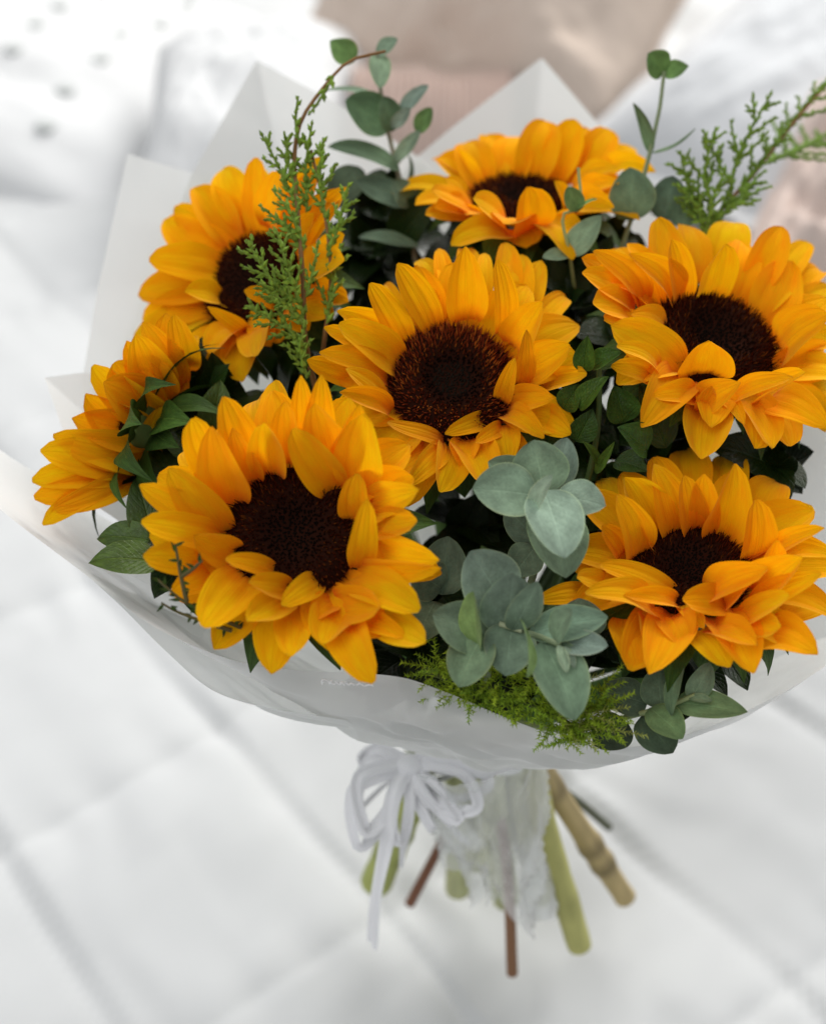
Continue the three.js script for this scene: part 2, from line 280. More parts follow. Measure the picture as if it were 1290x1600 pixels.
function sunflower(s) {
  const R = rng(s.seed), C = at(...s.c), n = dirn(...s.n), up = UPV.clone().addScaledVector(n, -UPV.dot(n)).normalize(), ri = up.clone().cross(n).normalize();
  const t = thing('sunflower', s.label, 'sunflower', C, 'sunflowers of the bouquet');
  const RD = s.r, P = (x, y, z) => C.clone().addScaledVector(ri, x).addScaledVector(up, y).addScaledVector(n, z);
  const cs = (a) => [Math.cos(a), Math.sin(a)];
  // dark centre
  const hgt = (q) => RD * (0.20 * Math.sin(Math.PI * clamp(Math.pow(q, 1.6))) + (s.core ?? -0.02) * (1 - q * q) + 0.06 * (1 - q));
  const disc = part('disc', grid(40, 14, (u, v) => { const a = u * Math.PI * 2, q = 1 - v; return P(Math.cos(a) * q * RD, Math.sin(a) * q * RD, hgt(q) - 0.0006); }), M.disc, t);
  const fl = [], N = s.florets ?? 1200;
  for (let i = 0; i < N; i++) {
    const q = clamp(Math.sqrt((i + 0.5) / N) + (R() - 0.5) * 0.04), a = i * 2.399963 + (R() - 0.5) * 0.09 / (q + 0.1), [ca, sa] = cs(a), jit = 0.75 + R() * 0.5;
    const w = sstep(0.40, 0.68, q + (R() - 0.5) * 0.16), len = RD * mix(0.06, mix(0.12, 0.16, sstep(0.6, 1, q)), w) * jit, rad = RD * mix(0.024, 0.015, w);
    const lean = sstep(0.3, 1, q) * 0.55 + (R() - 0.5) * 0.6, sw = (R() - 0.5) * 1.1;
    const b = P(ca * q * RD, sa * q * RD, hgt(q) - 0.0008), dv = n.clone().multiplyScalar(Math.cos(lean)).addScaledVector(ri, ca * Math.sin(lean) - sa * sw * 0.4).addScaledVector(up, sa * Math.sin(lean) + ca * sw * 0.4).normalize();
    const g = new THREE.ConeGeometry(rad, len, 4, 1, true); g.deleteAttribute('uv');
    g.applyQuaternion(new THREE.Quaternion().setFromUnitVectors(V(0, 1, 0), dv)); g.translate(b.x + dv.x * len / 2, b.y + dv.y * len / 2, b.z + dv.z * len / 2);
    const k0 = R(), tipc = (k0 < 0.2 ? [0.26, 0.075, 0.012] : k0 < 0.6 ? [0.13, 0.024, 0.006] : [0.07, 0.012, 0.005]).map((x) => x * (s.glow ? 2.7 : 0.9)), dark = [0.012, 0.0065, 0.005], inner = s.glow ? [0.032, 0.027, 0.020] : [0.014, 0.010, 0.008], core = sstep(0.36, 0.24, q);
    const col = [0, 1, 2].map((k) => mix(mix(dark[k], inner[k], core), tipc[k], w));
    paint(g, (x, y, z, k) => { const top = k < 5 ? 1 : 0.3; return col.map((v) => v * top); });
    fl.push(g);
  }
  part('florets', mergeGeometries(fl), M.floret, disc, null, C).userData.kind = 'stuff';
  // petals read from the photograph: base and tip as seen, then each takes its true length in depth
  const petalOf = (A, B, Nn, W) => {
    const curl = R();
    part('petal', blade(A, B, Nn, W, { bend: 0.05 + R() * 0.09, tip: -0.04 + (R() - 0.5) * 0.30, cup: 0.12 + R() * 0.36 + (curl > 0.85 ? 0.35 : 0), pleat: 0.016 + R() * 0.014, ruffle: (R() - 0.5) * 0.11, twist: (R() - 0.5) * (curl > 0.75 ? 1.2 : 0.5), phase: R() * 6, skew: (R() - 0.5) * 0.14, ex: 0.46 + R() * 0.36, tint: amber(R), nu: 10, nv: 14, base: (q, v) => [1, 1 - 0.12 * sstep(0.35, 0, v), 1] }), M.petal, t);
  };
  const [ox, oy, f] = s.crop ?? [0, 0, 1], seen = C.clone().sub(CAM).normalize();
  for (const [bx, by, tx, ty, w, e0] of s.petals ?? []) {
    const e = (e0 ?? 40) * Math.PI / 180, pb = at(ox + bx * f, oy + by * f, s.c[2]), ray = pb.clone().sub(CAM).normalize(), dn = ray.dot(n);
    let back = Math.abs(dn) > 0.25 ? clamp(C.clone().sub(pb).dot(n) / dn, -0.028, 0.028) : 0;
    const A = pb.addScaledVector(ray, back + (e0 < 25 ? 0.004 : 0)), q = at(ox + tx * f, oy + ty * f, s.c[2]), r2 = q.clone().sub(CAM).normalize(), toA = A.clone().sub(CAM), m = toA.dot(r2), h = Math.sqrt(Math.max(0, toA.lengthSq() - m * m));
    const L = clamp(s.L ?? 0.033, h * 1.06, h * 1.5), k = Math.sqrt(Math.max(0, L * L - h * h));
    const [B1, B2] = [m - k, m + k].map((x) => CAM.clone().addScaledVector(r2, x)), el = (B) => Math.asin(clamp(B.clone().sub(A).normalize().dot(n), -1, 1));
    const B = Math.abs(el(B1) - e) <= Math.abs(el(B2) - e) ? B1 : B2, T = B.clone().sub(A).normalize();
    const fw = s.face ?? 0.45, Nn = n.clone().multiplyScalar(1 - fw).addScaledVector(seen, -fw); Nn.addScaledVector(T, -Nn.dot(T)).normalize().applyAxisAngle(T, (R() - 0.5) * 0.5);
    petalOf(A, B, Nn, w * f * SC * s.c[2] * 1.1);
  }
  for (const ring of s.rings ?? []) {                               // a few more behind these, closing the gaps
    const off = R() * 6.28;
    for (let i = 0; i < ring.k; i++) {
      const a = off + (i + (R() - 0.5) * 0.6) / ring.k * Math.PI * 2, [ca, sa] = cs(a), e = (ring.e + (R() - 0.5) * 22) * Math.PI / 180;
      const rad = ri.clone().multiplyScalar(ca).addScaledVector(up, sa), tan = ri.clone().multiplyScalar(-sa).addScaledVector(up, ca);
      const A = P(ca * RD * 0.97, sa * RD * 0.97, -0.003), D = rad.clone().multiplyScalar(Math.cos(e)).addScaledVector(n, Math.sin(e)).addScaledVector(tan, (R() - 0.5) * 0.3).normalize();
      petalOf(A, A.clone().addScaledVector(D, ring.l * (0.85 + R() * 0.25)), rad.clone().multiplyScalar(-Math.sin(e)).addScaledVector(n, Math.cos(e)), 0.0175 * (0.85 + R() * 0.3));
    }
  }
  // green back of the head
  part('calyx', grid(28, 8, (u, v) => { const a = u * Math.PI * 2, q = mix(0.22, 1.02, Math.sqrt(v)); return P(Math.cos(a) * q * RD, Math.sin(a) * q * RD, -0.004 - RD * 0.75 * (1 - v * v)); }), M.calyx, t);
  for (const [k, e, l, z] of [[13, -10, 1.0, -0.006], [12, -38, 0.85, -0.011]]) {
    const off = R() * 6;
    for (let i = 0; i < k; i++) {
      const a = off + (i + (R() - 0.5) * 0.5) / k * 6.2832, [ca, sa] = cs(a), ee = (e + (R() - 0.5) * 34) * Math.PI / 180;
      const rad = ri.clone().multiplyScalar(ca).addScaledVector(up, sa), A = P(ca * RD * 0.88, sa * RD * 0.88, z), D = rad.clone().multiplyScalar(Math.cos(ee)).addScaledVector(n, Math.sin(ee)).addScaledVector(ri, (R() - 0.5) * 0.3).normalize();
      const Nn = rad.clone().multiplyScalar(-Math.sin(ee)).addScaledVector(n, Math.cos(ee));
      const kk = 0.75 + R() * 0.5;
      part('bract', blade(A, A.clone().addScaledVector(D, (s.bractL ?? 0.027) * l * (0.8 + R() * 0.4)), Nn, 0.012 + R() * 0.004, { prof: 'lance', bend: 0.05 + R() * 0.1, tip: -0.04 - R() * 0.2, cup: 0.2, twist: (R() - 0.5) * 0.6, nu: 6, nv: 9, tint: [kk, kk * 1.05, kk] }), M.bract, t);
    }
  }
  // stem through the tie to its cut end
  const End = ground(...s.end), tie = TIE.clone().add(V(s.tie[0], s.tie[1], s.tie[2])), back = C.clone().addScaledVector(n, -RD * 0.6), b2 = C.clone().addScaledVector(n, -RD * 2.2); b2.y -= 0.01;
  part('stem', stemGeo([back, b2, b2.clone().lerp(tie, 0.55).add(V(0, -0.01, 0)), tie, tie.clone().lerp(End, 0.5), End], 0.0055, s.stemR ?? 0.0065, GREEN, s.stemColor ?? PALE, s.bumpy ?? 0.6, s.seed), M.stem, t);
  for (const [A, B, Nn, w, o] of (s.leaves ?? [])) part('leaf', blade(at(...A), at(...B), dirn(...Nn), w, { prof: 'ovate', fold: 0.18, bend: 0.07, tip: -0.1, ruffle: 0.03, nu: 8, nv: 12, ...o }), M.leaf, t);
  return t;
}
const g1 = [1.5, 1.35, 1.2];
sunflower({ label: 'sunflower at the centre of the bouquet, open brown disc facing the viewer', seed: 101, c: [706, 597, 0.520], n: [0.06, 0.36, 0.93], r: 0.0252, glow: 1, end: [790, 1405, 0.007], tie: [0.004, 0, 0.012], stemR: 0.007, florets: 1700, crop: [460, 360, 0.3876], rings: [{ k: 13, e: 20, l: 0.031 }],
  petals: [[560, 400, 405, 130, 120], [450, 450, 305, 210, 110], [610, 345, 500, 100, 90, 18], [630, 350, 583, 55, 80, 18], [628, 355, 592, 100, 72, 28], [690, 362, 690, 78, 155], [700, 250, 690, 38, 95, 15], [760, 355, 770, 65, 72, 28], [842, 405, 825, 130, 97], [845, 330, 858, 42, 112, 18], [880, 370, 915, 90, 132, 24], [895, 390, 985, 138, 110, 20], [880, 470, 1010, 275, 140], [940, 420, 1098, 258, 100, 26], [912, 620, 935, 420, 76, 50],
    [930, 570, 1092, 468, 140, 30], [832, 695, 886, 515, 72, 60], [990, 630, 1196, 590, 92, 20], [862, 690, 1036, 672, 112, 36], [850, 740, 988, 812, 92, 40], [960, 740, 1106, 815, 122, 18], [772, 758, 634, 806, 74, 70], [836, 792, 720, 862, 62, 60], [845, 785, 862, 925, 105, 30], [692, 845, 685, 952, 112, 45], [640, 880, 580, 1060, 142, 20], [610, 875, 470, 1010, 92, 32], [545, 885, 388, 1000, 84, 22], [600, 850, 345, 785, 66, 45], [470, 850, 362, 925, 70, 22],
    [385, 745, 162, 660, 92, 36], [372, 700, 205, 560, 92, 45], [372, 595, 118, 488, 104, 40], [300, 600, 33, 520, 104, 18], [420, 540, 190, 380, 142, 36], [380, 430, 168, 325, 104, 16], [300, 480, 155, 398, 84, 16], [450, 400, 343, 182, 90, 14]] });
sunflower({ label: 'large sunflower with darkest disc at the lower left front of the bouquet', seed: 202, c: [458, 832, 0.474], n: [-0.06, 0.2, 0.98], r: 0.0240, core: -0.20, end: [905, 1478, 0.009], tie: [0.016, 0, -0.002], stemR: 0.0064, florets: 1500, stemColor: [0.48, 0.47, 0.17], crop: [20, 440, 0.5426], rings: [{ k: 13, e: 18, l: 0.029 }],
  petals: [[930, 602, 806, 420, 112, 55], [920, 540, 866, 345, 118, 35], [1000, 602, 1006, 384, 132, 50], [965, 520, 992, 370, 90, 25], [985, 690, 984, 574, 84, 60], [1000, 825, 1020, 655, 78, 60], [1025, 640, 1162, 602, 96, 26], [1045, 715, 1170, 690, 88, 30], [1035, 780, 1217, 802, 118, 22], [1000, 832, 1219, 826, 72, 36], [980, 850, 1146, 922, 112, 26], [930, 932, 1072, 932, 104, 45], [1040, 960, 1202, 1052, 100, 16], [1000, 975, 1112, 1010, 62, 26], [958, 970, 1022, 1132, 122, 24], [925, 952, 888, 1056, 116, 42],
    [812, 935, 805, 1086, 102, 24], [882, 860, 784, 922, 74, 65], [922, 918, 860, 972, 72, 62], [795, 912, 668, 992, 94, 32], [800, 888, 660, 868, 72, 50], [757, 835, 614, 800, 56, 62], [672, 845, 550, 987, 132, 26], [585, 830, 473, 890, 92, 18], [560, 800, 370, 790, 97, 16], [640, 782, 518, 730, 92, 42], [600, 740, 386, 690, 92, 28], [600, 700, 378, 590, 92, 26], [612, 722, 450, 540, 112, 40], [632, 640, 570, 450, 132, 45], [580, 580, 488, 475, 84, 18], [600, 560, 518, 394, 112, 20], [690, 540, 608, 335, 112, 30], [745, 556, 730, 384, 102, 50], [690, 580, 640, 450, 84, 35],
    [745, 480, 690, 318, 92, 15], [780, 500, 755, 284, 92, 15], [805, 525, 780, 360, 92, 40], [840, 480, 830, 284, 74, 18], [880, 480, 890, 290, 84, 18]] });
sunflower({ label: 'sunflower facing upward at the lower right front above the eucalyptus', seed: 303, c: [1078, 888, 0.493], n: [0.0, 0.66, 0.75], r: 0.0218, end: [588, 1378, 0.009], tie: [-0.014, 0, 0.004], stemR: 0.0085, stemColor: [0.40, 0.44, 0.13], crop: [600, 640, 0.5349], rings: [{ k: 13, e: 18, l: 0.032 }],
  petals: [[790, 382, 700, 198, 132, 45], [850, 370, 800, 173, 112, 40], [900, 362, 868, 185, 84, 42], [932, 358, 932, 173, 84, 45], [985, 372, 1022, 178, 122, 48], [732, 432, 710, 274, 102, 55], [900, 280, 880, 113, 122, 18], [1000, 280, 1012, 124, 112, 18], [700, 340, 638, 188, 84, 20], [1075, 430, 1092, 278, 97, 50], [1050, 360, 1150, 195, 132, 20], [1100, 350, 1242, 296, 104, 18], [1105, 510, 1146, 388, 84, 55], [1120, 430, 1276, 345, 66, 30], [1140, 450, 1292, 402, 84, 26], [1090, 545, 1228, 430, 112, 36], [1070, 580, 1262, 480, 74, 36], [1038, 616, 1184, 545, 74, 45], [1150, 590, 1300, 540, 122, 20],
    [1040, 636, 1166, 642, 84, 42], [1110, 650, 1246, 695, 122, 20], [985, 570, 1100, 490, 74, 62], [945, 548, 1092, 458, 92, 70], [1010, 568, 866, 560, 92, 66], [955, 638, 1084, 684, 92, 42], [918, 645, 1005, 742, 112, 24], [838, 605, 882, 692, 102, 40], [780, 612, 770, 714, 102, 36], [705, 612, 735, 738, 112, 18], [855, 556, 632, 452, 76, 50], [790, 590, 616, 520, 92, 36], [860, 572, 700, 540, 56, 50], [660, 540, 548, 498, 84, 26], [600, 540, 463, 546, 66, 16], [650, 485, 570, 468, 74, 20], [695, 430, 632, 340, 74, 36], [868, 562, 932, 634, 56, 55]] });
sunflower({ label: 'large sunflower at the right edge with petals curled over its disc', seed: 404, c: [1118, 533, 0.535], n: [0.24, 0.56, 0.79], r: 0.0262, end: [715, 1390, 0.006], tie: [-0.006, 0, -0.012], crop: [640, 40, 0.5039], rings: [{ k: 14, e: 18, l: 0.034 }],
  petals: [[815, 845, 770, 596, 132, 22], [812, 856, 718, 712, 102, 50], [840, 862, 812, 664, 92, 42], [875, 800, 860, 596, 112, 18], [920, 845, 967, 662, 117, 46], [990, 862, 1042, 662, 112, 42], [960, 780, 1012, 586, 132, 18], [1045, 830, 1152, 622, 112, 26], [1080, 925, 1172, 738, 152, 46], [1130, 820, 1232, 678, 92, 18], [1170, 840, 1292, 738, 84, 18], [1148, 1012, 1285, 895, 142, 40], [1170, 900, 1305, 818, 104, 20], [1130, 1080, 1305, 1010, 122, 30], [1150, 1120, 1325, 1110, 112, 18], [980, 1170, 1170, 1084, 66, 55], [1075, 1165, 1244, 1086, 66, 40],
    [1110, 1160, 1280, 1222, 112, 26], [1100, 1175, 1180, 1294, 122, 22], [1050, 1172, 1070, 1306, 142, 36], [920, 1200, 902, 1346, 132, 20], [900, 1085, 930, 966, 152, 75], [905, 1180, 1015, 1108, 92, 60], [940, 1155, 1034, 1212, 56, 45], [885, 1150, 765, 1142, 76, 50], [905, 1195, 935, 1110, 56, 70], [835, 1070, 625, 930, 142, 48], [770, 1080, 662, 988, 66, 55], [750, 1095, 640, 1050, 66, 30], [795, 955, 698, 890, 92, 55], [700, 905, 556, 868, 122, 26], [695, 875, 516, 778, 102, 30], [725, 870, 600, 700, 84, 32], [735, 880, 700, 830, 50, 60], [700, 820, 640, 700, 84, 20], [640, 800, 524, 722, 74, 16]] });
sunflower({ label: 'sunflower at the very back of the bouquet, in front of the right paper corner', seed: 505, c: [816, 312, 0.598], n: [0.04, 0.78, 0.62], r: 0.0228, end: [745, 1345, 0.008], tie: [0.0, 0, -0.004], stemR: 0.0075, crop: [640, 40, 0.5039], rings: [{ k: 12, e: 22, l: 0.033 }],
  petals: [[215, 520, 78, 400, 92, 20], [230, 510, 172, 338, 112, 36], [262, 508, 245, 343, 92, 34], [310, 500, 328, 318, 122, 38], [370, 496, 421, 288, 122, 36], [430, 492, 512, 293, 112, 38], [470, 492, 552, 318, 92, 24], [515, 490, 624, 318, 112, 34], [560, 490, 698, 362, 92, 22], [580, 480, 752, 438, 84, 18], [500, 515, 622, 430, 92, 40], [478, 578, 460, 486, 60, 65], [372, 636, 370, 500, 124, 75], [300, 632, 188, 544, 112, 50], [210, 600, 58, 518, 104, 30], [180, 595, 36, 602, 74, 18], [170, 545, 122, 472, 50, 50], [190, 600, 84, 560, 84, 26], [310, 645, 134, 664, 92, 36], [340, 630, 362, 694, 114, 40], [420, 620, 524, 622, 92, 42], [480, 590, 614, 540, 112, 36], [515, 560, 624, 478, 92, 36],
    [400, 490, 470, 300, 92, 20], [330, 490, 290, 340, 84, 18]] });
sunflower({ label: 'sunflower at the upper left half hidden by the brown cypress twig', seed: 606, c: [392, 440, 0.570], n: [-0.42, 0.36, 0.83], r: 0.0230, end: [976, 1402, 0.008], tie: [0.012, 0, -0.004], stemR: 0.0060, stemColor: TAN, bumpy: 1.0, crop: [180, 20, 0.4031], rings: [{ k: 12, e: 20, l: 0.034 }],
  petals: [[520, 830, 412, 590, 150, 40], [470, 890, 300, 672, 142, 42], [570, 835, 548, 588, 120, 24], [610, 845, 655, 615, 132, 34], [450, 940, 205, 850, 150, 40], [430, 1000, 138, 950, 142, 40], [405, 1060, 86, 1090, 142, 26], [385, 1120, 110, 1196, 132, 22], [460, 900, 240, 760, 130, 24], [680, 870, 805, 560, 112, 22], [740, 900, 892, 676, 100, 30], [790, 950, 908, 858, 92, 36], [770, 1080, 920, 1130, 100, 20], [640, 850, 720, 600, 110, 20], [700, 900, 770, 780, 90, 45], [500, 1240, 374, 1148, 60, 60], [480, 1225, 366, 1312, 124, 30], [505, 1255, 512, 1444, 152, 18], [560, 1210, 605, 1290, 104, 40], [505, 1215, 596, 1190, 84, 60], [625, 1130, 516, 1078, 70, 66], [610, 1230, 660, 1266, 64, 30], [420, 1130, 260, 1090, 110, 45], [660, 1150, 760, 1240, 100, 24]] });
sunflower({ label: 'sunflower turned sideways at the far left edge showing its green back', seed: 707, c: [200, 655, 0.535], n: [-0.88, 0.42, 0.20], r: 0.013, L: 0.030, end: [845, 1400, 0.007], tie: [0.010, 0, 0.004], bractL: 0.032, crop: [20, 440, 0.5426], face: 0.9,
  petals: [[450, 310, 440, 96, 100, 20], [470, 290, 512, 136, 76, 10], [430, 310, 358, 166, 122, 30], [440, 355, 328, 168, 112, 36], [400, 390, 288, 226, 132, 40], [400, 380, 262, 290, 142, 46], [380, 440, 208, 318, 122, 45], [380, 450, 176, 392, 112, 45], [400, 490, 424, 376, 72, 20], [360, 510, 246, 440, 104, 50], [340, 525, 84, 488, 112, 45], [330, 545, 72, 560, 92, 40], [330, 555, 80, 622, 84, 34], [320, 565, 92, 686, 72, 26], [330, 545, 140, 640, 74, 40], [350, 480, 236, 522, 92, 45], [300, 520, 110, 540, 80, 55], [470, 330, 420, 200, 104, 40], [455, 370, 380, 240, 116, 44], [440, 410, 350, 280, 124, 48], [420, 450, 300, 350, 124, 50], [400, 480, 270, 420, 116, 52], [380, 520, 170, 470, 104, 46], [360, 550, 190, 590, 84, 46], [495, 260, 470, 110, 84, 20], [480, 300, 390, 130, 90, 25], [440, 420, 240, 250, 110, 30], [400, 500, 130, 450, 110, 36], [350, 560, 120, 660, 74, 30]],
leaves: [[[250, 880, 0.500], [138, 874, 0.495], [0, 0.6, 0.8], 0.016, { tint: [1.6, 1.5, 1.2] }], [[235, 845, 0.510], [150, 838, 0.51], [0.1, 0.5, 0.85], 0.014, { tint: [1.3, 1.3, 1.2] }], [[245, 860, 0.515], [212, 745, 0.52], [0.3, 0.2, 0.9], 0.017, {}], [[330, 670, 0.535], [345, 595, 0.53], [0.3, 0.2, 0.9], 0.014, { tint: g1 }], [[300, 720, 0.53], [250, 640, 0.535], [0.5, 0.2, 0.8], 0.017, {}], [[285, 780, 0.53], [235, 700, 0.53], [0.5, 0.2, 0.8], 0.017, {}]] });

// ---------------------------------------------------------------- eucalyptus
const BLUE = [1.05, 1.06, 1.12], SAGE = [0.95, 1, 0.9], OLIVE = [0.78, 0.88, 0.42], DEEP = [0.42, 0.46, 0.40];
function sprig(name, label, cat, group, base, mat, leaves, stems, opt = {}) {
  const t = thing(name, label, cat, at(...base), group), R = rng(opt.seed ?? 9);
  for (const [pts, r0, r1, c] of stems) {
    const g = tube(pts.map((p) => (p.isVector3 ? p : at(...p))), (u) => mix(r0, r1, u), 20, 7), k = c ?? [0.20, 0.25, 0.14];
    part('stem', paint(g, () => k), M.stem, t);
  }
  for (const [A, B, Nn, w, o] of leaves) {
    const k = 0.92 + R() * 0.16, tint = (o?.tint ?? SAGE).map((x) => x * k);
    part('leaf', blade(at(...A), at(...B), dirn(...Nn), w, { prof: 'round', bend: 0.04 + R() * 0.05, tip: (R() - 0.5) * 0.14, cup: 0.08 + R() * 0.12, fold: 0.06, ruffle: 0.02, phase: R() * 6, nu: 10, nv: 16, base: ((p1, p2, p3) => (q, v) => { const m = 1 + 0.16 * noise2(q * 1.3 + p1, v * 2.2 + p2) + (p3 - 0.5) * 0.3 * (v - 0.5), r = sstep(0.86, 1, Math.abs(q)) * 0.14; return [m + r * 1.4 * p3, m + r * 0.3, m * (0.94 + 0.12 * p3)]; })(R() * 40, R() * 40, R()), ...(opt.blade ?? {}), ...o, tint }), mat, t);
  }
  return t;
}
const EG = 'eucalyptus sprigs between the sunflowers';
sprig('eucalyptus_sprig', 'eucalyptus rosette with broad pale leaves below the central sunflower', 'eucalyptus', EG, [845, 778, 0.472], M.eucalyptus, [
  [[838, 775, 0.470], [738, 764, 0.464], [0.05, 0.35, 0.93], 0.0205, { tint: SAGE }],
  [[850, 772, 0.474], [832, 688, 0.472], [-0.1, 0.2, 0.95], 0.021, { tint: SAGE }],
  [[858, 768, 0.478], [886, 684, 0.478], [0.3, 0.25, 0.9], 0.0135, { tint: BLUE }],
  [[866, 778, 0.471], [945, 790, 0.464], [0.25, 0.4, 0.85], 0.0155, { tint: BLUE }],
  [[848, 766, 0.466], [882, 874, 0.450], [0.1, 0.45, 0.88], 0.0205, { tint: BLUE.map((x) => x * 1.12) }],
  [[852, 790, 0.478], [884, 900, 0.464], [0.2, 0.3, 0.9], 0.0225, { tint: SAGE }],
  [[832, 800, 0.463], [862, 742, 0.455], [-0.35, 0.3, 0.85], 0.0065, { tint: [1.35, 1.3, 1.25], cup: 0.5 }],
  [[846, 770, 0.480], [762, 722, 0.480], [0, 0.3, 0.9], 0.014, { tint: SAGE.map((x) => x * 0.85) }],
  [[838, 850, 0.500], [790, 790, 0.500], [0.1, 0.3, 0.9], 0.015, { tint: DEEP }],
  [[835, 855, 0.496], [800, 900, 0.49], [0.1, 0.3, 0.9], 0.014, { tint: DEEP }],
], [[[[845, 775, 0.466], [850, 830, 0.50], [800, 1000, 0.53], TIE.clone()], 0.0012, 0.002]], { seed: 1 });
sprig('eucalyptus_sprig', 'dense cluster of round blue green eucalyptus leaves at the bottom centre', 'eucalyptus', EG, [815, 985, 0.470], M.eucalyptus, [
  [[785, 945, 0.470], [735, 862, 0.462], [-0.05, 0.35, 0.93], 0.0225, { tint: BLUE }],
  [[792, 988, 0.468], [800, 893, 0.452], [0, 0.45, 0.88], 0.021, { tint: BLUE.map((x) => x * 1.05) }],
  [[748, 1015, 0.462], [745, 922, 0.452], [-0.75, 0.1, 0.65], 0.012, { tint: OLIVE.map((x) => x * 1.25), fold: 0.3 }],
  [[757, 1000, 0.468], [676, 960, 0.460], [-0.1, 0.4, 0.9], 0.0185, { tint: SAGE }],
  [[755, 990, 0.463], [716, 1072, 0.456], [-0.3, 0.3, 0.9], 0.017, { tint: [0.9, 1.0, 0.75] }],
  [[800, 975, 0.466], [788, 1056, 0.456], [0, 0.2, 0.95], 0.0185, { tint: SAGE.map((x) => x * 0.95) }],
  [[825, 990, 0.464], [950, 968, 0.460], [0.1, 0.6, 0.8], 0.0145, { tint: [0.80, 0.92, 0.85] }],
  [[872, 1006, 0.460], [950, 1012, 0.452], [0.2, 0.5, 0.85], 0.0105, { tint: BLUE.map((x) => x * 0.9) }],
  [[848, 1000, 0.460], [900, 1122, 0.448], [0.15, 0.35, 0.92], 0.0195, { tint: [0.85, 0.95, 0.78] }],
  [[812, 968, 0.458], [826, 1058, 0.444], [0.95, 0.1, 0.35], 0.011, { tint: OLIVE.map((x) => x * 1.2) }],
  [[800, 985, 0.462], [838, 908, 0.450], [0.3, 0.45, 0.8], 0.012, { tint: SAGE }],
  [[866, 1000, 0.456], [893, 952, 0.450], [0, 0.8, 0.6], 0.012, { tint: SAGE }],
  [[872, 1008, 0.454], [884, 1052, 0.450], [0.4, 0.2, 0.9], 0.0045, { tint: [1.2, 1.2, 1.05] }],
  [[882, 1010, 0.455], [896, 1045, 0.452], [0.6, 0.2, 0.8], 0.004, { tint: [1.15, 1.15, 1.05] }],
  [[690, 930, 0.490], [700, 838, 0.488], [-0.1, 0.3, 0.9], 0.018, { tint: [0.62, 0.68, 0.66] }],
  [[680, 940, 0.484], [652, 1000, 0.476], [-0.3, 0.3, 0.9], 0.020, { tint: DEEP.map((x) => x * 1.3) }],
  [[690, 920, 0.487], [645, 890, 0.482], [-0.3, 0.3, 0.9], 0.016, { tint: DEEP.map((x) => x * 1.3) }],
  [[905, 1000, 0.475], [905, 935, 0.474], [0, 0.5, 0.85], 0.018, { tint: [0.7, 0.8, 0.72] }],
], [[[[875, 1008, 0.456], [815, 985, 0.464], [780, 985, 0.475], [760, 1060, 0.51], TIE.clone()], 0.001, 0.002], [[[815, 985, 0.462], [780, 975, 0.464]], 0.0011, 0.001, [0.45, 0.48, 0.3]]], { seed: 2 });
sprig('eucalyptus_sprig', 'low eucalyptus sprig lying on the wrapping rim under the lower right sunflower', 'eucalyptus', EG, [1020, 1105, 0.490], M.eucalyptus, [
  [[1032, 1106, 0.488], [1026, 1042, 0.486], [-0.1, 0.3, 0.9], 0.0145, { tint: DEEP.map((x) => x * 1.5) }],
  [[1046, 1118, 0.480], [1066, 1038, 0.474], [-0.9, 0.2, 0.45], 0.009, { tint: [0.85, 1, 0.72] }],
  [[1078, 1092, 0.482], [1108, 1036, 0.478], [0.2, 0.3, 0.9], 0.0095, { tint: SAGE }],
  [[1054, 1098, 0.484], [1168, 1116, 0.474], [0.1, 0.55, 0.82], 0.0125, { tint: [0.75, 0.88, 0.55], prof: 'ovate' }],
  [[1014, 1106, 0.484], [1066, 1152, 0.474], [0.1, 0.4, 0.9], 0.013, { tint: [0.75, 0.9, 0.5] }],
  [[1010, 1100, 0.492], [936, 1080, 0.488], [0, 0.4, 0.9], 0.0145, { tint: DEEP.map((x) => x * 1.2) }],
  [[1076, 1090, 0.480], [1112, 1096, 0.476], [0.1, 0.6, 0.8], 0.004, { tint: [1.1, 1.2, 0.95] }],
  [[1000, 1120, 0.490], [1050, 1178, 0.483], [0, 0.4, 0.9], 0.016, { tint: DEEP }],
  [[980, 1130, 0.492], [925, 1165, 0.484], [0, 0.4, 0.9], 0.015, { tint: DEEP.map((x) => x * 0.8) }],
], [[[[1085, 1086, 0.480], [1040, 1104, 0.484], [980, 1120, 0.492], [900, 1140, 0.52], TIE.clone()], 0.0009, 0.0018, [0.35, 0.42, 0.2]]], { seed: 3 });
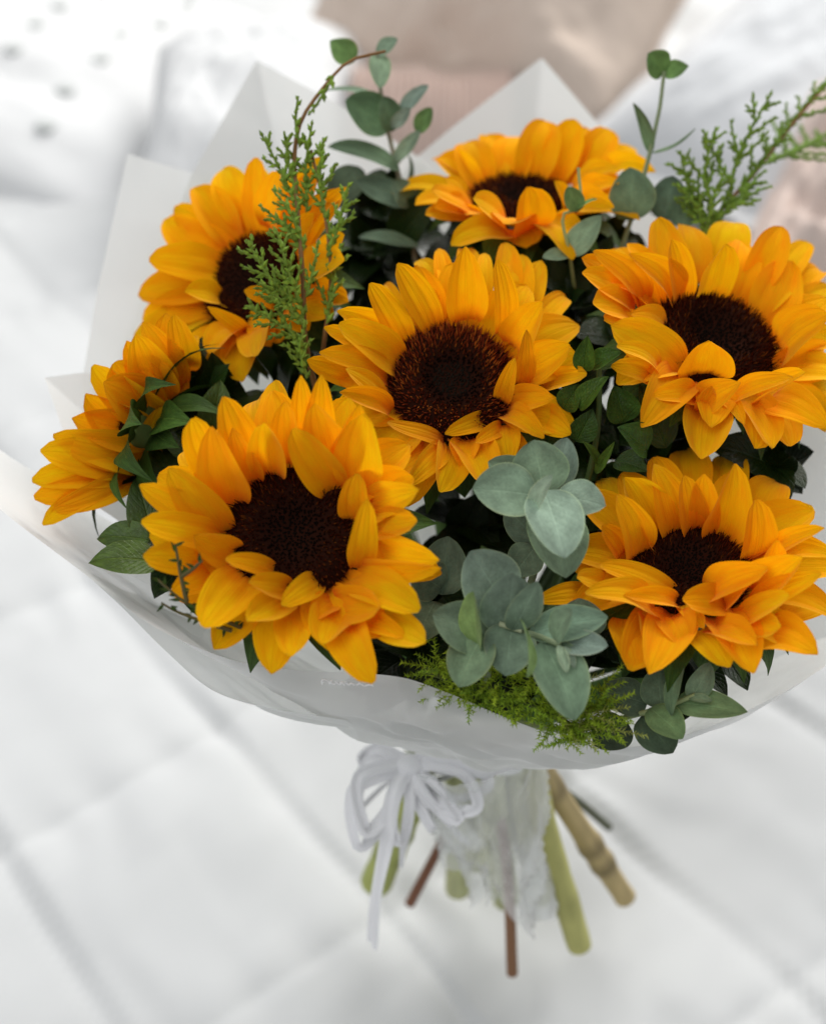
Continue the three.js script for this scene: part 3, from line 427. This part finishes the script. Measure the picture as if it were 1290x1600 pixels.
sprig('eucalyptus_sprig', 'tall eucalyptus sprig rising between the two paper corners at the top', 'eucalyptus', EG, [640, 370, 0.60], M.eucalyptus, [
  [[553, 97, 0.590], [516, 62, 0.588], [0, 0.2, 0.95], 0.0125, { tint: [0.62, 0.82, 0.32], prof: 'ovate' }],
  [[588, 86, 0.592], [622, 62, 0.588], [-0.1, 0.4, 0.9], 0.009, { tint: SAGE }],
  [[592, 84, 0.594], [594, 140, 0.586], [0.1, 0.2, 0.95], 0.0098, { tint: [1.1, 1.15, 0.95] }],
  [[598, 156, 0.600], [506, 142, 0.596], [0, 0.8, 0.55], 0.0085, { tint: SAGE.map((x) => x * 0.9) }],
  [[608, 200, 0.600], [538, 158, 0.590], [-0.1, 0.3, 0.9], 0.021, { tint: [0.5, 0.66, 0.42] }],
  [[612, 206, 0.598], [600, 150, 0.592], [0.3, 0.2, 0.9], 0.012, { tint: [0.5, 0.62, 0.45] }],
  [[624, 178, 0.598], [668, 132, 0.594], [0.3, 0.5, 0.8], 0.0072, { tint: BLUE }],
  [[612, 200, 0.597], [640, 168, 0.594], [0.5, 0.3, 0.8], 0.006, { tint: BLUE }],
  [[652, 208, 0.600], [674, 168, 0.596], [-0.1, 0.3, 0.9], 0.0085, { tint: [0.6, 0.8, 0.35] }],
  [[616, 252, 0.600], [656, 204, 0.596], [0.4, 0.4, 0.8], 0.0065, { tint: SAGE }],
  [[624, 266, 0.600], [512, 228, 0.594], [0.05, 0.6, 0.8], 0.0125, { tint: [0.62, 0.72, 0.58] }],
  [[636, 318, 0.602], [556, 284, 0.596], [0.1, 0.5, 0.85], 0.0165, { tint: [0.58, 0.66, 0.58] }],
  [[640, 322, 0.600], [612, 282, 0.594], [0.3, 0.4, 0.85], 0.014, { tint: [0.52, 0.6, 0.5] }],
  [[632, 300, 0.602], [640, 240, 0.602], [0.9, 0.1, 0.3], 0.007, { tint: DEEP }],
  [[560, 370, 0.600], [655, 392, 0.594], [0.0, 0.7, 0.6], 0.011, { tint: [0.5, 0.6, 0.52] }],
  [[648, 330, 0.600], [680, 280, 0.6], [0.4, 0.4, 0.8], 0.008, { tint: [0.45, 0.55, 0.35] }],
  [[560, 260, 0.61], [520, 330, 0.606], [0, 0.4, 0.9], 0.017, { tint: DEEP.map((x) => x * 0.8) }],
], [[[[590, 84, 0.592], [597, 160, 0.600], [612, 230, 0.602], [632, 310, 0.604], [644, 385, 0.606], [690, 600, 0.62], TIE.clone()], 0.0009, 0.002, [0.26, 0.24, 0.17]], [[[612, 200, 0.600], [650, 150, 0.596]], 0.0006, 0.0004], [[[622, 255, 0.600], [655, 205, 0.598]], 0.0006, 0.0004]], { seed: 4 });
sprig('eucalyptus_sprig', 'eucalyptus sprig with one heart shaped leaf on top at the upper right', 'eucalyptus', EG, [985, 350, 0.585], M.eucalyptus, [
  [[1036, 116, 0.580], [1012, 84, 0.574], [-0.1, 0.2, 0.95], 0.0135, { tint: [0.58, 0.78, 0.30] }],
  [[1036, 116, 0.580], [1076, 104, 0.576], [0.2, 0.3, 0.9], 0.0095, { tint: [0.55, 0.74, 0.30], prof: 'ovate' }],
  [[1017, 240, 0.580], [990, 160, 0.576], [-0.7, 0.2, 0.65], 0.0065, { tint: [0.5, 0.62, 0.42], prof: 'ovate', bend: -0.12 }],
  [[1017, 240, 0.580], [1086, 200, 0.576], [0.2, 0.9, 0.35], 0.007, { tint: [0.55, 0.66, 0.42], prof: 'ovate', bend: -0.12 }],
  [[985, 345, 0.580], [984, 262, 0.572], [0, 0.3, 0.95], 0.0205, { tint: [0.66, 0.78, 0.58] }],
  [[1035, 345, 0.588], [1050, 275, 0.584], [0.1, 0.3, 0.9], 0.017, { tint: [0.5, 0.58, 0.5] }],
  [[1050, 350, 0.586], [1090, 310, 0.584], [0.1, 0.3, 0.9], 0.014, { tint: [0.5, 0.6, 0.5] }],
  [[888, 398, 0.560], [940, 338, 0.556], [-0.2, 0.3, 0.92], 0.0125, { tint: [0.9, 1.0, 0.82], prof: 'ovate' }],
  [[892, 396, 0.560], [847, 404, 0.556], [0, 0.5, 0.85], 0.007, { tint: [1.0, 1.1, 0.9] }],
  [[904, 330, 0.556], [886, 292, 0.552], [-0.2, 0.2, 0.95], 0.0085, { tint: [0.6, 0.75, 0.32] }],
  [[900, 328, 0.555], [932, 310, 0.552], [0.1, 0.8, 0.5], 0.0045, { tint: [0.65, 0.9, 0.3] }],
], [[[[1037, 112, 0.579], [1030, 170, 0.580], [1012, 250, 0.581], [985, 345, 0.583], [960, 420, 0.59], [880, 700, 0.61], TIE.clone()], 0.0008, 0.002, [0.22, 0.27, 0.14]], [[[903, 262, 0.556], [904, 325, 0.556], [880, 335, 0.557], [889, 395, 0.560], [900, 470, 0.58]], 0.0006, 0.0008, [0.30, 0.36, 0.14]]], { seed: 5 });

// ---------------------------------------------------------------- glossy dark foliage
const LG = 'dark green leaf sprays inside the bouquet';
sprig('glossy_leaf_spray', 'spray of thick glossy green leaves between the central and right sunflowers', 'foliage', LG, [960, 610, 0.51], M.leaf, [
  [[912, 580, 0.505], [918, 524, 0.498], [-0.2, 0.2, 0.95], 0.0085, { tint: [1.6, 1.7, 1.2], cup: 0.6 }], [[925, 575, 0.505], [972, 552, 0.498], [0.1, 0.5, 0.85], 0.009, { tint: [1.3, 1.5, 1.2], cup: 0.5 }],
  [[905, 640, 0.505], [950, 588, 0.497], [-0.3, 0.4, 0.85], 0.009, { tint: [1.5, 1.6, 1.1], cup: 0.5 }], [[975, 660, 0.516], [958, 602, 0.512], [-0.1, 0.3, 0.95], 0.0135, { tint: [1.0, 1.25, 1.1], cup: 0.5 }],
  [[985, 650, 0.518], [1030, 640, 0.516], [0.1, 0.4, 0.9], 0.0125, { tint: [1.05, 1.3, 1.1], cup: 0.4 }], [[1010, 705, 0.506], [962, 668, 0.498], [-0.1, 0.4, 0.9], 0.0135, { tint: [0.9, 1.15, 1.0], cup: 0.4 }],
  [[880, 640, 0.510], [905, 600, 0.503], [0, 0.4, 0.9], 0.010, { tint: [1.0, 1.2, 1.0] }], [[900, 690, 0.510], [925, 640, 0.503], [0.2, 0.3, 0.9], 0.011, { tint: [0.9, 1.1, 1.0] }],
  [[960, 720, 0.512], [1010, 735, 0.505], [0.1, 0.5, 0.85], 0.012, { tint: [0.8, 1.0, 1.0] }], [[930, 740, 0.512], [960, 690, 0.503], [0, 0.4, 0.9], 0.004, { tint: [2.2, 2.2, 1.6] }], [[935, 725, 0.510], [912, 690, 0.503], [0, 0.4, 0.9], 0.004, { tint: [2.0, 2.0, 1.4] }],
  [[880, 700, 0.52], [870, 640, 0.515], [0, 0.4, 0.9], 0.012, { tint: [0.7, 0.9, 0.8] }], [[1040, 700, 0.52], [1000, 600, 0.515], [0, 0.4, 0.9], 0.015, { tint: [0.6, 0.8, 0.7] }],
], [[[[935, 560, 0.508], [935, 650, 0.512], [920, 740, 0.525], [850, 950, 0.57], TIE.clone()], 0.001, 0.002, [0.08, 0.13, 0.04]]], { seed: 6, blade: { prof: 'ovate', fold: 0.15 } });
function filler(label, list, seed, tint) {                          // a leafy stem filling a gap: [px, py, depth, spread px, leaves]
  const R = rng(seed), leaves = [], stems = [];
  for (const [x, y, d, sp, n] of list) {
    stems.push([[[x, y, d + 0.012], [mix(x, 742, 0.4), mix(y, 1100, 0.35), d + 0.05], TIE.clone()], 0.001, 0.0022, [0.05, 0.08, 0.03]]);
    for (let i = 0; i < n * 1.5; i++) {
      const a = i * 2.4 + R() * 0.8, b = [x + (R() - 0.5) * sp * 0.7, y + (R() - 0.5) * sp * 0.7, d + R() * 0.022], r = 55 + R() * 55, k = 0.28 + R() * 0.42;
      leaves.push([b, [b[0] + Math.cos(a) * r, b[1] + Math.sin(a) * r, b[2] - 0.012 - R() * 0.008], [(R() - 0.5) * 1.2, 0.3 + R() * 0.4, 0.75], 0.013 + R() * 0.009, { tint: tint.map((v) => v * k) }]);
    }
  }
  return sprig('leaf_spray', label, 'foliage', LG, list[0].slice(0, 3), M.leaf, leaves, stems, { seed: seed + 1, blade: { prof: 'ovate', fold: 0.15, nu: 6, nv: 9 } });
}
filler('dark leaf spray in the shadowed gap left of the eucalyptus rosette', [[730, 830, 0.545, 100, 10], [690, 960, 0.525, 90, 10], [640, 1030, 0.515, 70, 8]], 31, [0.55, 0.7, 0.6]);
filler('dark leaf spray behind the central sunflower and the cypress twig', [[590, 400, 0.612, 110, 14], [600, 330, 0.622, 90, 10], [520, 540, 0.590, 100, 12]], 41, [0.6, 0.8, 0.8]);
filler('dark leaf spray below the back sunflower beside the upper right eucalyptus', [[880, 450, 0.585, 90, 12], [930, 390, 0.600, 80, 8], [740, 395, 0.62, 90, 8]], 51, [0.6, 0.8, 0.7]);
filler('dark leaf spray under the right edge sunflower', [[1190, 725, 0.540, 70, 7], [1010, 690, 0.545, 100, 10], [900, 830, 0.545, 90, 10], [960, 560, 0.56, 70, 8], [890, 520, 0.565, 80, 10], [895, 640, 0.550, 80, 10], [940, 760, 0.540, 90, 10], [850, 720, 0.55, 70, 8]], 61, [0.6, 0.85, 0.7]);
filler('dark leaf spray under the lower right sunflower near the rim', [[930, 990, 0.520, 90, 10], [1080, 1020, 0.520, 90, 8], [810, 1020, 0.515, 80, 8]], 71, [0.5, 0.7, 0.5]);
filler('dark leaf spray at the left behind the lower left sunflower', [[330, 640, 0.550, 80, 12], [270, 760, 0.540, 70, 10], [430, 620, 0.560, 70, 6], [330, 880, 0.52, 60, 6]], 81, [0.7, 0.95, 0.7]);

// ---------------------------------------------------------------- cypress, heath and thorny twigs
function scales(pts, o) {                                           // scale leaves packed along a twig, with side twigs in a flat fan
  const { R, d = 0, depth = 2, len, r = 0.0011, out, plane, col, stems } = o, c = new THREE.CatmullRomCurve3(pts, false, 'centripetal'), L = c.getLength(), n = Math.max(4, Math.round(L / (r * 1.05)));
  for (let i = 0; i < n; i++) {
    const t = (i + 0.5) / n; if (t < (o.bare ?? 0)) continue;
    const p = c.getPointAt(t), tg = c.getTangentAt(t), sd = tg.clone().cross(plane).normalize(), k = i % 4, off = (k < 2 ? sd.clone() : plane.clone()).multiplyScalar(k & 1 ? -1 : 1);
    const dv = tg.clone().addScaledVector(off, 0.55 + R() * 0.3).normalize(), rr = r * (1 - 0.35 * t) * (0.8 + R() * 0.5);
    const g = new THREE.OctahedronGeometry(1, 0).scale(rr * 0.62, rr * 1.5, rr * 0.62); g.deleteAttribute('uv');
    g.applyQuaternion(new THREE.Quaternion().setFromUnitVectors(V(0, 1, 0), dv)); p.addScaledVector(off, rr * 0.45); g.translate(p.x, p.y, p.z);
    const q = 0.65 + R() * 0.6; paint(g, () => [col[0] * q, col[1] * q, col[2] * q]); out.push(g);
  }
  const core = tube(pts, (t) => r * mix(0.42, 0.25, t), 6, 5).toNonIndexed(); core.deleteAttribute('uv'); out.push(paint(core, () => [col[0] * 0.85, col[1] * 0.8, col[2]]));
  if (depth > 0) {
    const m = Math.round(L / (len ?? 0.0055));
    for (let i = 0; i < m; i++) {
      const t = 0.12 + 0.82 * (i + R() * 0.5) / m, p = c.getPointAt(t), tg = c.getTangentAt(t), sd = tg.clone().cross(plane).normalize().multiplyScalar(i & 1 ? 1 : -1);
      const bl = L * (depth > 1 ? 0.46 : 0.42) * (1 - t * 0.72) * (0.7 + R() * 0.5), dv = tg.clone().multiplyScalar(0.8).addScaledVector(sd, 0.62).addScaledVector(plane, (R() - 0.5) * 0.5).normalize();
      if (bl < r * 3) continue;
      scales([p, p.clone().addScaledVector(dv, bl * 0.5).addScaledVector(tg, bl * 0.04), p.clone().addScaledVector(dv, bl * 0.95).addScaledVector(tg, bl * 0.14)], { ...o, depth: depth - 1, bare: 0, r: r * 0.9 });
    }
  }
}
function cypress(label, base, main, twigs, col, seed, r, name = 'cypress_sprig', cat = 'cypress', group = 'cypress sprigs in the bouquet') {
  const t = thing(name, label, cat, at(...base), group), R = rng(seed);
  for (const [pts, r0, r1] of main) { const g = tube(pts.map((p) => (p.isVector3 ? p : at(...p))), (u) => mix(r0, r1, u) * (1 + 0.15 * noise2(u * 30, seed)), 50, 8); part('twig', paint(g, () => { const k = 0.8 + R() * 0.4; return [0.21 * k, 0.105 * k, 0.035 * k]; }), M.stem, t); }
  for (const [pts, depth, len] of twigs) {
    const out = []; scales(pts.map((p) => at(...p)), { R, depth, len, r, out, plane: dirn((R() - 0.5) * 0.7, 0.25, 0.9), col });
    part('spray', mergeGeometries(out), M.scale, t).userData.kind = 'stuff';
  }
  return t;
}
cypress('brown cypress twig with green sprays arching in front of the upper left sunflower', [478, 560, 0.525],
  [[[[602, 80, 0.560], [545, 96, 0.556], [503, 140, 0.551], [470, 190, 0.546], [460, 245, 0.543], [466, 340, 0.538], [474, 450, 0.533], [478, 540, 0.535], [560, 800, 0.57], TIE.clone()], 0.0006, 0.0019],
    [[[486, 235, 0.545], [505, 320, 0.542], [517, 430, 0.538], [508, 520, 0.54], [500, 580, 0.55]], 0.0006, 0.0009]],
  [[[[520, 120, 0.553], [500, 155, 0.549], [482, 180, 0.547]], 0], [[[468, 225, 0.544], [462, 190, 0.543], [466, 150, 0.541]], 0], [[[480, 330, 0.542], [478, 260, 0.542], [488, 190, 0.541]], 1, 0.006], [[[466, 330, 0.54], [440, 270, 0.540], [408, 208, 0.540]], 1, 0.008],
    [[[468, 320, 0.54], [452, 260, 0.54], [444, 205, 0.539]], 1, 0.008], [[[472, 390, 0.536], [440, 350, 0.534], [404, 320, 0.534]], 2, 0.006], [[[474, 380, 0.536], [452, 330, 0.534], [425, 295, 0.534]], 2, 0.006], [[[508, 340, 0.541], [500, 280, 0.541], [505, 215, 0.542]], 1, 0.007], [[[512, 400, 0.538], [530, 350, 0.538], [545, 285, 0.54]], 1, 0.007],
    [[[472, 500, 0.530], [425, 440, 0.526], [384, 374, 0.524]], 2, 0.0048], [[[474, 490, 0.530], [450, 420, 0.526], [432, 360, 0.525]], 2, 0.0048], [[[476, 530, 0.530], [425, 500, 0.526], [382, 478, 0.524]], 2, 0.0048], [[[476, 510, 0.530], [440, 470, 0.526], [405, 440, 0.524]], 2, 0.0048], [[[478, 570, 0.530], [462, 530, 0.528], [440, 500, 0.526]], 2, 0.0048],
    [[[480, 590, 0.530], [470, 550, 0.528], [478, 500, 0.526]], 2, 0.0048], [[[512, 500, 0.537], [520, 440, 0.536], [532, 380, 0.537]], 1, 0.006], [[[480, 460, 0.531], [490, 420, 0.53], [498, 375, 0.531]], 1, 0.006]], [0.17, 0.27, 0.03], 91, 0.0018);
cypress('feathery green cypress sprig reaching past the upper right paper corner', [1095, 360, 0.58],
  [[[[1300, 122, 0.612], [1240, 190, 0.602], [1180, 268, 0.594], [1120, 335, 0.586], [1085, 380, 0.584], [1000, 600, 0.60], TIE.clone()], 0.0007, 0.0017]],
  [[[[1110, 350, 0.582], [1075, 290, 0.578], [1062, 235, 0.576]], 2, 0.006], [[[1115, 340, 0.582], [1100, 270, 0.578], [1118, 198, 0.576]], 2, 0.0065], [[[1140, 315, 0.584], [1150, 250, 0.582], [1205, 145, 0.58]], 2, 0.009], [[[1160, 290, 0.588], [1200, 235, 0.590], [1232, 195, 0.594]], 1, 0.008], [[[1220, 215, 0.6], [1260, 160, 0.606], [1294, 122, 0.612]], 1, 0.007],
    [[[1100, 365, 0.58], [1085, 320, 0.576], [1056, 290, 0.574]], 2, 0.006], [[[1105, 365, 0.58], [1110, 320, 0.576], [1130, 270, 0.576]], 2, 0.006], [[[1110, 350, 0.582], [1160, 310, 0.582], [1205, 290, 0.584]], 1, 0.008], [[[1120, 345, 0.584], [1170, 290, 0.586], [1195, 265, 0.588]], 1, 0.007], [[[1200, 250, 0.61], [1240, 235, 0.64], [1300, 205, 0.68]], 1, 0.009]], [0.17, 0.28, 0.035], 92, 0.0018);
{ // soft bright green heath along the rim
  const R = rng(17), t = thing('heath_tuft', 'fluffy bright green heath along the front rim under the eucalyptus', 'heath', at(800, 1090, 0.485));
  const spine = [[660, 1045, 0.486], [720, 1068, 0.482], [790, 1085, 0.478], [850, 1110, 0.477], [900, 1135, 0.477], [950, 1120, 0.476]].map((p) => at(...p)), crv = new THREE.CatmullRomCurve3(spine);
  part('twig', paint(tube(spine, () => 0.0012, 30, 6), () => [0.09, 0.12, 0.03]), M.stem, t);
  const tw = (p0, p1, dens, col, nl, name) => {
    const out = [], c = new THREE.LineCurve3(p0, p1), L = c.getLength(), n = Math.round(L / dens), tg = p1.clone().sub(p0).normalize();
    for (let i = 0; i < n; i++) {
      const u = i / n, p = p0.clone().lerp(p1, u), a = i * 2.4, x = tg.clone().cross(V(0.2, 0.9, 0.4)).normalize(), y = tg.clone().cross(x);
      const dv = tg.clone().multiplyScalar(0.65).addScaledVector(x, Math.cos(a)).addScaledVector(y, Math.sin(a)).normalize(), l = nl * (1.1 - 0.6 * u) * (0.7 + R() * 0.6);
      const g = new THREE.ConeGeometry(0.00032, l, 3, 1, true); g.deleteAttribute('uv'); g.applyQuaternion(new THREE.Quaternion().setFromUnitVectors(V(0, 1, 0), dv)); p.addScaledVector(dv, l / 2); g.translate(p.x, p.y, p.z);
      const k = 0.6 + R() * 0.8; paint(g, () => col.map((v) => v * k)); out.push(g);
    }
    part(name, mergeGeometries(out), M.scale, t).userData.kind = 'stuff';
  };
  for (let i = 0; i < 190; i++) {
    const u = Math.pow(R(), 0.8), p = crv.getPointAt(u).addScaledVector(dirn(0, 1, 0), (R() - 0.35) * 0.016).addScaledVector(dirn(0, 0, 1), (R() - 0.6) * 0.008), q = p.clone().add(dirn((R() - 0.5) * 1.6, (R() - 0.45) * 1.2, 0.5).multiplyScalar(0.008 + R() * 0.010));
    const g = R(); tw(p, q, 0.00042, [0.21 + g * 0.11, 0.34 + g * 0.09, 0.025], 0.0028, 'spray');
  }
  for (const [a, b] of [[[900, 1130, 0.474], [1012, 1150, 0.466]], [[905, 1115, 0.474], [985, 1105, 0.468]], [[895, 1120, 0.474], [932, 1172, 0.466]], [[880, 1075, 0.474], [945, 1052, 0.47]], [[900, 1110, 0.474], [960, 1130, 0.466]], [[870, 1110, 0.474], [905, 1168, 0.468]]]) tw(at(...a), at(...b), 0.0005, [0.33, 0.36, 0.075], 0.0032, 'spray');
}
{ // thin thorny twig at the lower left
  const t = thing('thorny_twig', 'thin thorny brown twig poking out under the lower left sunflower', 'twig', at(345, 975, 0.47)), R = rng(77);
  for (const pts of [[[400, 990, 0.466], [340, 965, 0.460], [285, 938, 0.456], [246, 905, 0.454]], [[362, 985, 0.462], [320, 972, 0.458], [275, 955, 0.456], [252, 942, 0.455]], [[292, 940, 0.456], [283, 900, 0.454], [274, 850, 0.453]], [[284, 900, 0.454], [300, 890, 0.452], [316, 876, 0.451]]]) {
    const P = pts.map((p) => at(...p)), c = new THREE.CatmullRomCurve3(P), L = c.getLength();
    part('twig', paint(tube(P, (u) => mix(0.0009, 0.0004, u), 20, 6), () => [0.10, 0.085, 0.03]), M.stem, t);
    for (let i = 0; i < L / 0.0028; i++) { const u = 0.1 + 0.9 * i / (L / 0.0028), p = c.getPointAt(Math.min(u, 1)), dv = dirn((R() - 0.5) * 2, R() * 1.6 - 0.6, R() - 0.2), k = 0.7 + R() * 0.6; part('thorn', blade(p, p.clone().addScaledVector(dv, 0.0025 + R() * 0.002), dirn(0, 0.3, 1), 0.0013, { prof: 'lance', nu: 2, nv: 4, tint: [1.2 * k, 1.1 * k, 1] }), M.bract, t); }
  }
}

// ---------------------------------------------------------------- tie: ribbon, sleeve, bare stems
function ribbonGeo(pts, w, nrm, o = {}) {
  const c = new THREE.CatmullRomCurve3(pts, false, 'centripetal');
  return grid(6, 60, (u, v) => {
    const p = c.getPointAt(v), tg = c.getTangentAt(v), a = (o.twist ?? 0) * v, n = nrm.clone(), s = tg.clone().cross(n).normalize(); s.applyAxisAngle(tg, a); const m = s.clone().cross(tg);
    return p.addScaledVector(s, (u - 0.5) * w).addScaledVector(m, 0.0007 * Math.cos((u - 0.5) * 9 + v * 8));
  });
}
{
  const t = thing('ribbon_bow', 'white satin ribbon bow tied around the stems below the wrapping', 'ribbon', TIE.clone()), K = at(640, 1195, 0.592), D = (x, y, d = 0) => at(x, y, 0.592 + d);
  const add = (name, pts, w, n, o) => part(name, ribbonGeo(pts, w, dirn(...n), o), M.ribbon, t);
  const band = []; for (let k = 0; k <= 24; k++) { const a = k / 24 * 6.2832; band.push(V(TIE.x + Math.cos(a) * 0.031, TIE.y + 0.004 * Math.sin(a * 2), TIE.z + Math.sin(a) * 0.026)); }
  part('band', grid(48, 4, (u, v) => { const a = u * 6.2832; return V(TIE.x + Math.cos(a) * 0.031, TIE.y - 0.010 + v * 0.02 + 0.002 * Math.sin(a * 5), TIE.z + Math.sin(a) * (0.028 + 0.001 * Math.sin(a * 9))); }), M.ribbon, t);
  const RR = rng(404);
  for (const [x1, y1, x2, y2, x3, y3, d, w, tw] of [[553, 1235, 560, 1322, 590, 1300, -0.004, 0.0065, 0.9], [560, 1215, 574, 1300, 602, 1270, -0.010, 0.006, -0.8], [575, 1190, 560, 1262, 596, 1232, 0.004, 0.0055, 1.2], [612, 1262, 622, 1318, 644, 1262, -0.002, 0.0055, 1.4], [742, 1186, 760, 1228, 706, 1246, -0.006, 0.0065, 0.9], [728, 1214, 744, 1262, 692, 1262, -0.010, 0.006, -1.1], [706, 1170, 738, 1178, 690, 1216, -0.002, 0.0055, 1.3], [690, 1236, 716, 1282, 668, 1252, -0.006, 0.005, -0.9], [652, 1250, 676, 1296, 660, 1232, 0, 0.005, 1.6], [590, 1170, 566, 1186, 606, 1212, 0.002, 0.006, -1.3]]) {
    const j = () => (RR() - 0.5) * 8;
    add('loop', [K, D((x1 + 640) / 2 + j(), (y1 + 1180) / 2 + j(), d / 2), D(x1, y1, d), D(x2, y2, d + 0.004), D(x3, y3, d + 0.010), K], w, [(RR() - 0.5) * 0.5, 0.15 + RR() * 0.3, 0.9], { twist: tw });
  }
  add('tail', [K, D(616, 1240, -0.008), D(603, 1320, 0.002), D(587, 1400, 0.014), D(581, 1478, 0.034)], 0.007, [0.1, 0.2, 0.95], { twist: 1.1 });
  add('tail', [K, D(640, 1250, -0.004), D(634, 1300, 0.006), D(626, 1356, 0.015)], 0.0055, [-0.2, 0.2, 0.95], { twist: -1.4 });
  add('tail', [K, D(655, 1230, -0.004), D(694, 1280, 0.006), D(728, 1318, 0.02)], 0.0055, [-0.2, 0.4, 0.9], { twist: 1.2 });
  part('knot', new THREE.IcosahedronGeometry(0.0058, 3).scale(1.1, 0.8, 0.9).translate(K.x, K.y, K.z), M.ribbon, t);
}
{ // crumpled clear film around the stems
  const t = thing('film_sleeve', 'crumpled clear plastic film wrapped around the cut stems', 'plastic film', TIE.clone()), A = at(742, 1150, 0.604), B = at(790, 1430, 0.660);
  const ax = B.clone().sub(A).normalize(), x = ax.clone().cross(V(0, 0, 1)).normalize(), y = ax.clone().cross(x), L = B.distanceTo(A);
  part('film', grid(120, 80, (u, v) => {
    const a = u * 6.2832, f = (k) => fbm(Math.cos(a) * k + 5, Math.sin(a) * k + v * k * 1.1, 4), ridge = (0.5 - Math.abs(f(2.4)) * 2) * 0.012 + (0.5 - Math.abs(fbm(Math.cos(a) * 5 + v, Math.sin(a) * 5 + v * 2.2, 2)) * 2) * 0.004;
    const low = L * (0.82 + 0.22 * Math.cos(a - 3.0) + 0.05 * Math.sin(a * 5)), r = mix(0.031, 0.019, v) + ridge * (0.35 + 0.8 * v);
    return A.clone().addScaledVector(ax, v * low).addScaledVector(x, Math.cos(a) * r).addScaledVector(y, Math.sin(a) * r);
  }), M.film, t);
}
for (const [label, a, m, b, r, c] of [
  ['thin dark green twig end sticking out furthest to the upper right below the wrapping', [800, 1195, 0.62], null, [950, 1292, 0.004], 0.0022, [0.09, 0.10, 0.06]],
  ['slim brown twig end standing lowest at the front of the stems', [770, 1200, 0.62], null, [800, 1522, 0.004], 0.0026, [0.25, 0.13, 0.07]],
  ['short reddish brown twig end below the ribbon knot', [742, 1200, 0.65], null, [640, 1412, 0.004], 0.0026, [0.22, 0.10, 0.06]],
]) { const A = at(...a), B = ground(...b), t = thing('twig_end', label, 'twig', B, 'bare twig ends below the tie'); part('stem', paint(tube([A, A.clone().lerp(B, 0.5).add(V(0.002, 0.003, 0)), B], (u) => r * (0.9 + 0.2 * u), 20, 8), () => c), M.stem, t); }

{ // pale pressed script on the front of the paper: strokes laid on the sheet
  const strokes = [[[0, 1], [0.04, 0.2], [0.1, 0], [0.16, 0.1]], [[0.0, 0.55], [0.08, 0.5]], [[0.16, 0.9], [0.22, 0.4], [0.26, 0.1]], [[0.16, 0.2], [0.24, 0.8], [0.3, 0.9]], [[0.34, 0.2], [0.40, 0.9], [0.46, 0.3], [0.50, 0.9]], [[0.54, 0.3], [0.60, 0.8], [0.66, 0.4], [0.7, 0.8]], [[0.74, 0.7], [0.8, 0.3], [0.86, 0.8], [0.94, 0.5], [1, 0.7]]];
  const gs = strokes.map((s) => tube(s.map(([x, y]) => frontFn(0.452 + x * 0.075, 0.955 - y * 0.03 ).add(dirn(0, 0.3, 0.9).multiplyScalar(0.0006))), () => 0.00035, 24, 5));
  part('printed_script', mergeGeometries(gs), M.wrapPrint, WRAP, null, TIE).userData.kind = 'stuff';
}
renderer.render(scene, camera);
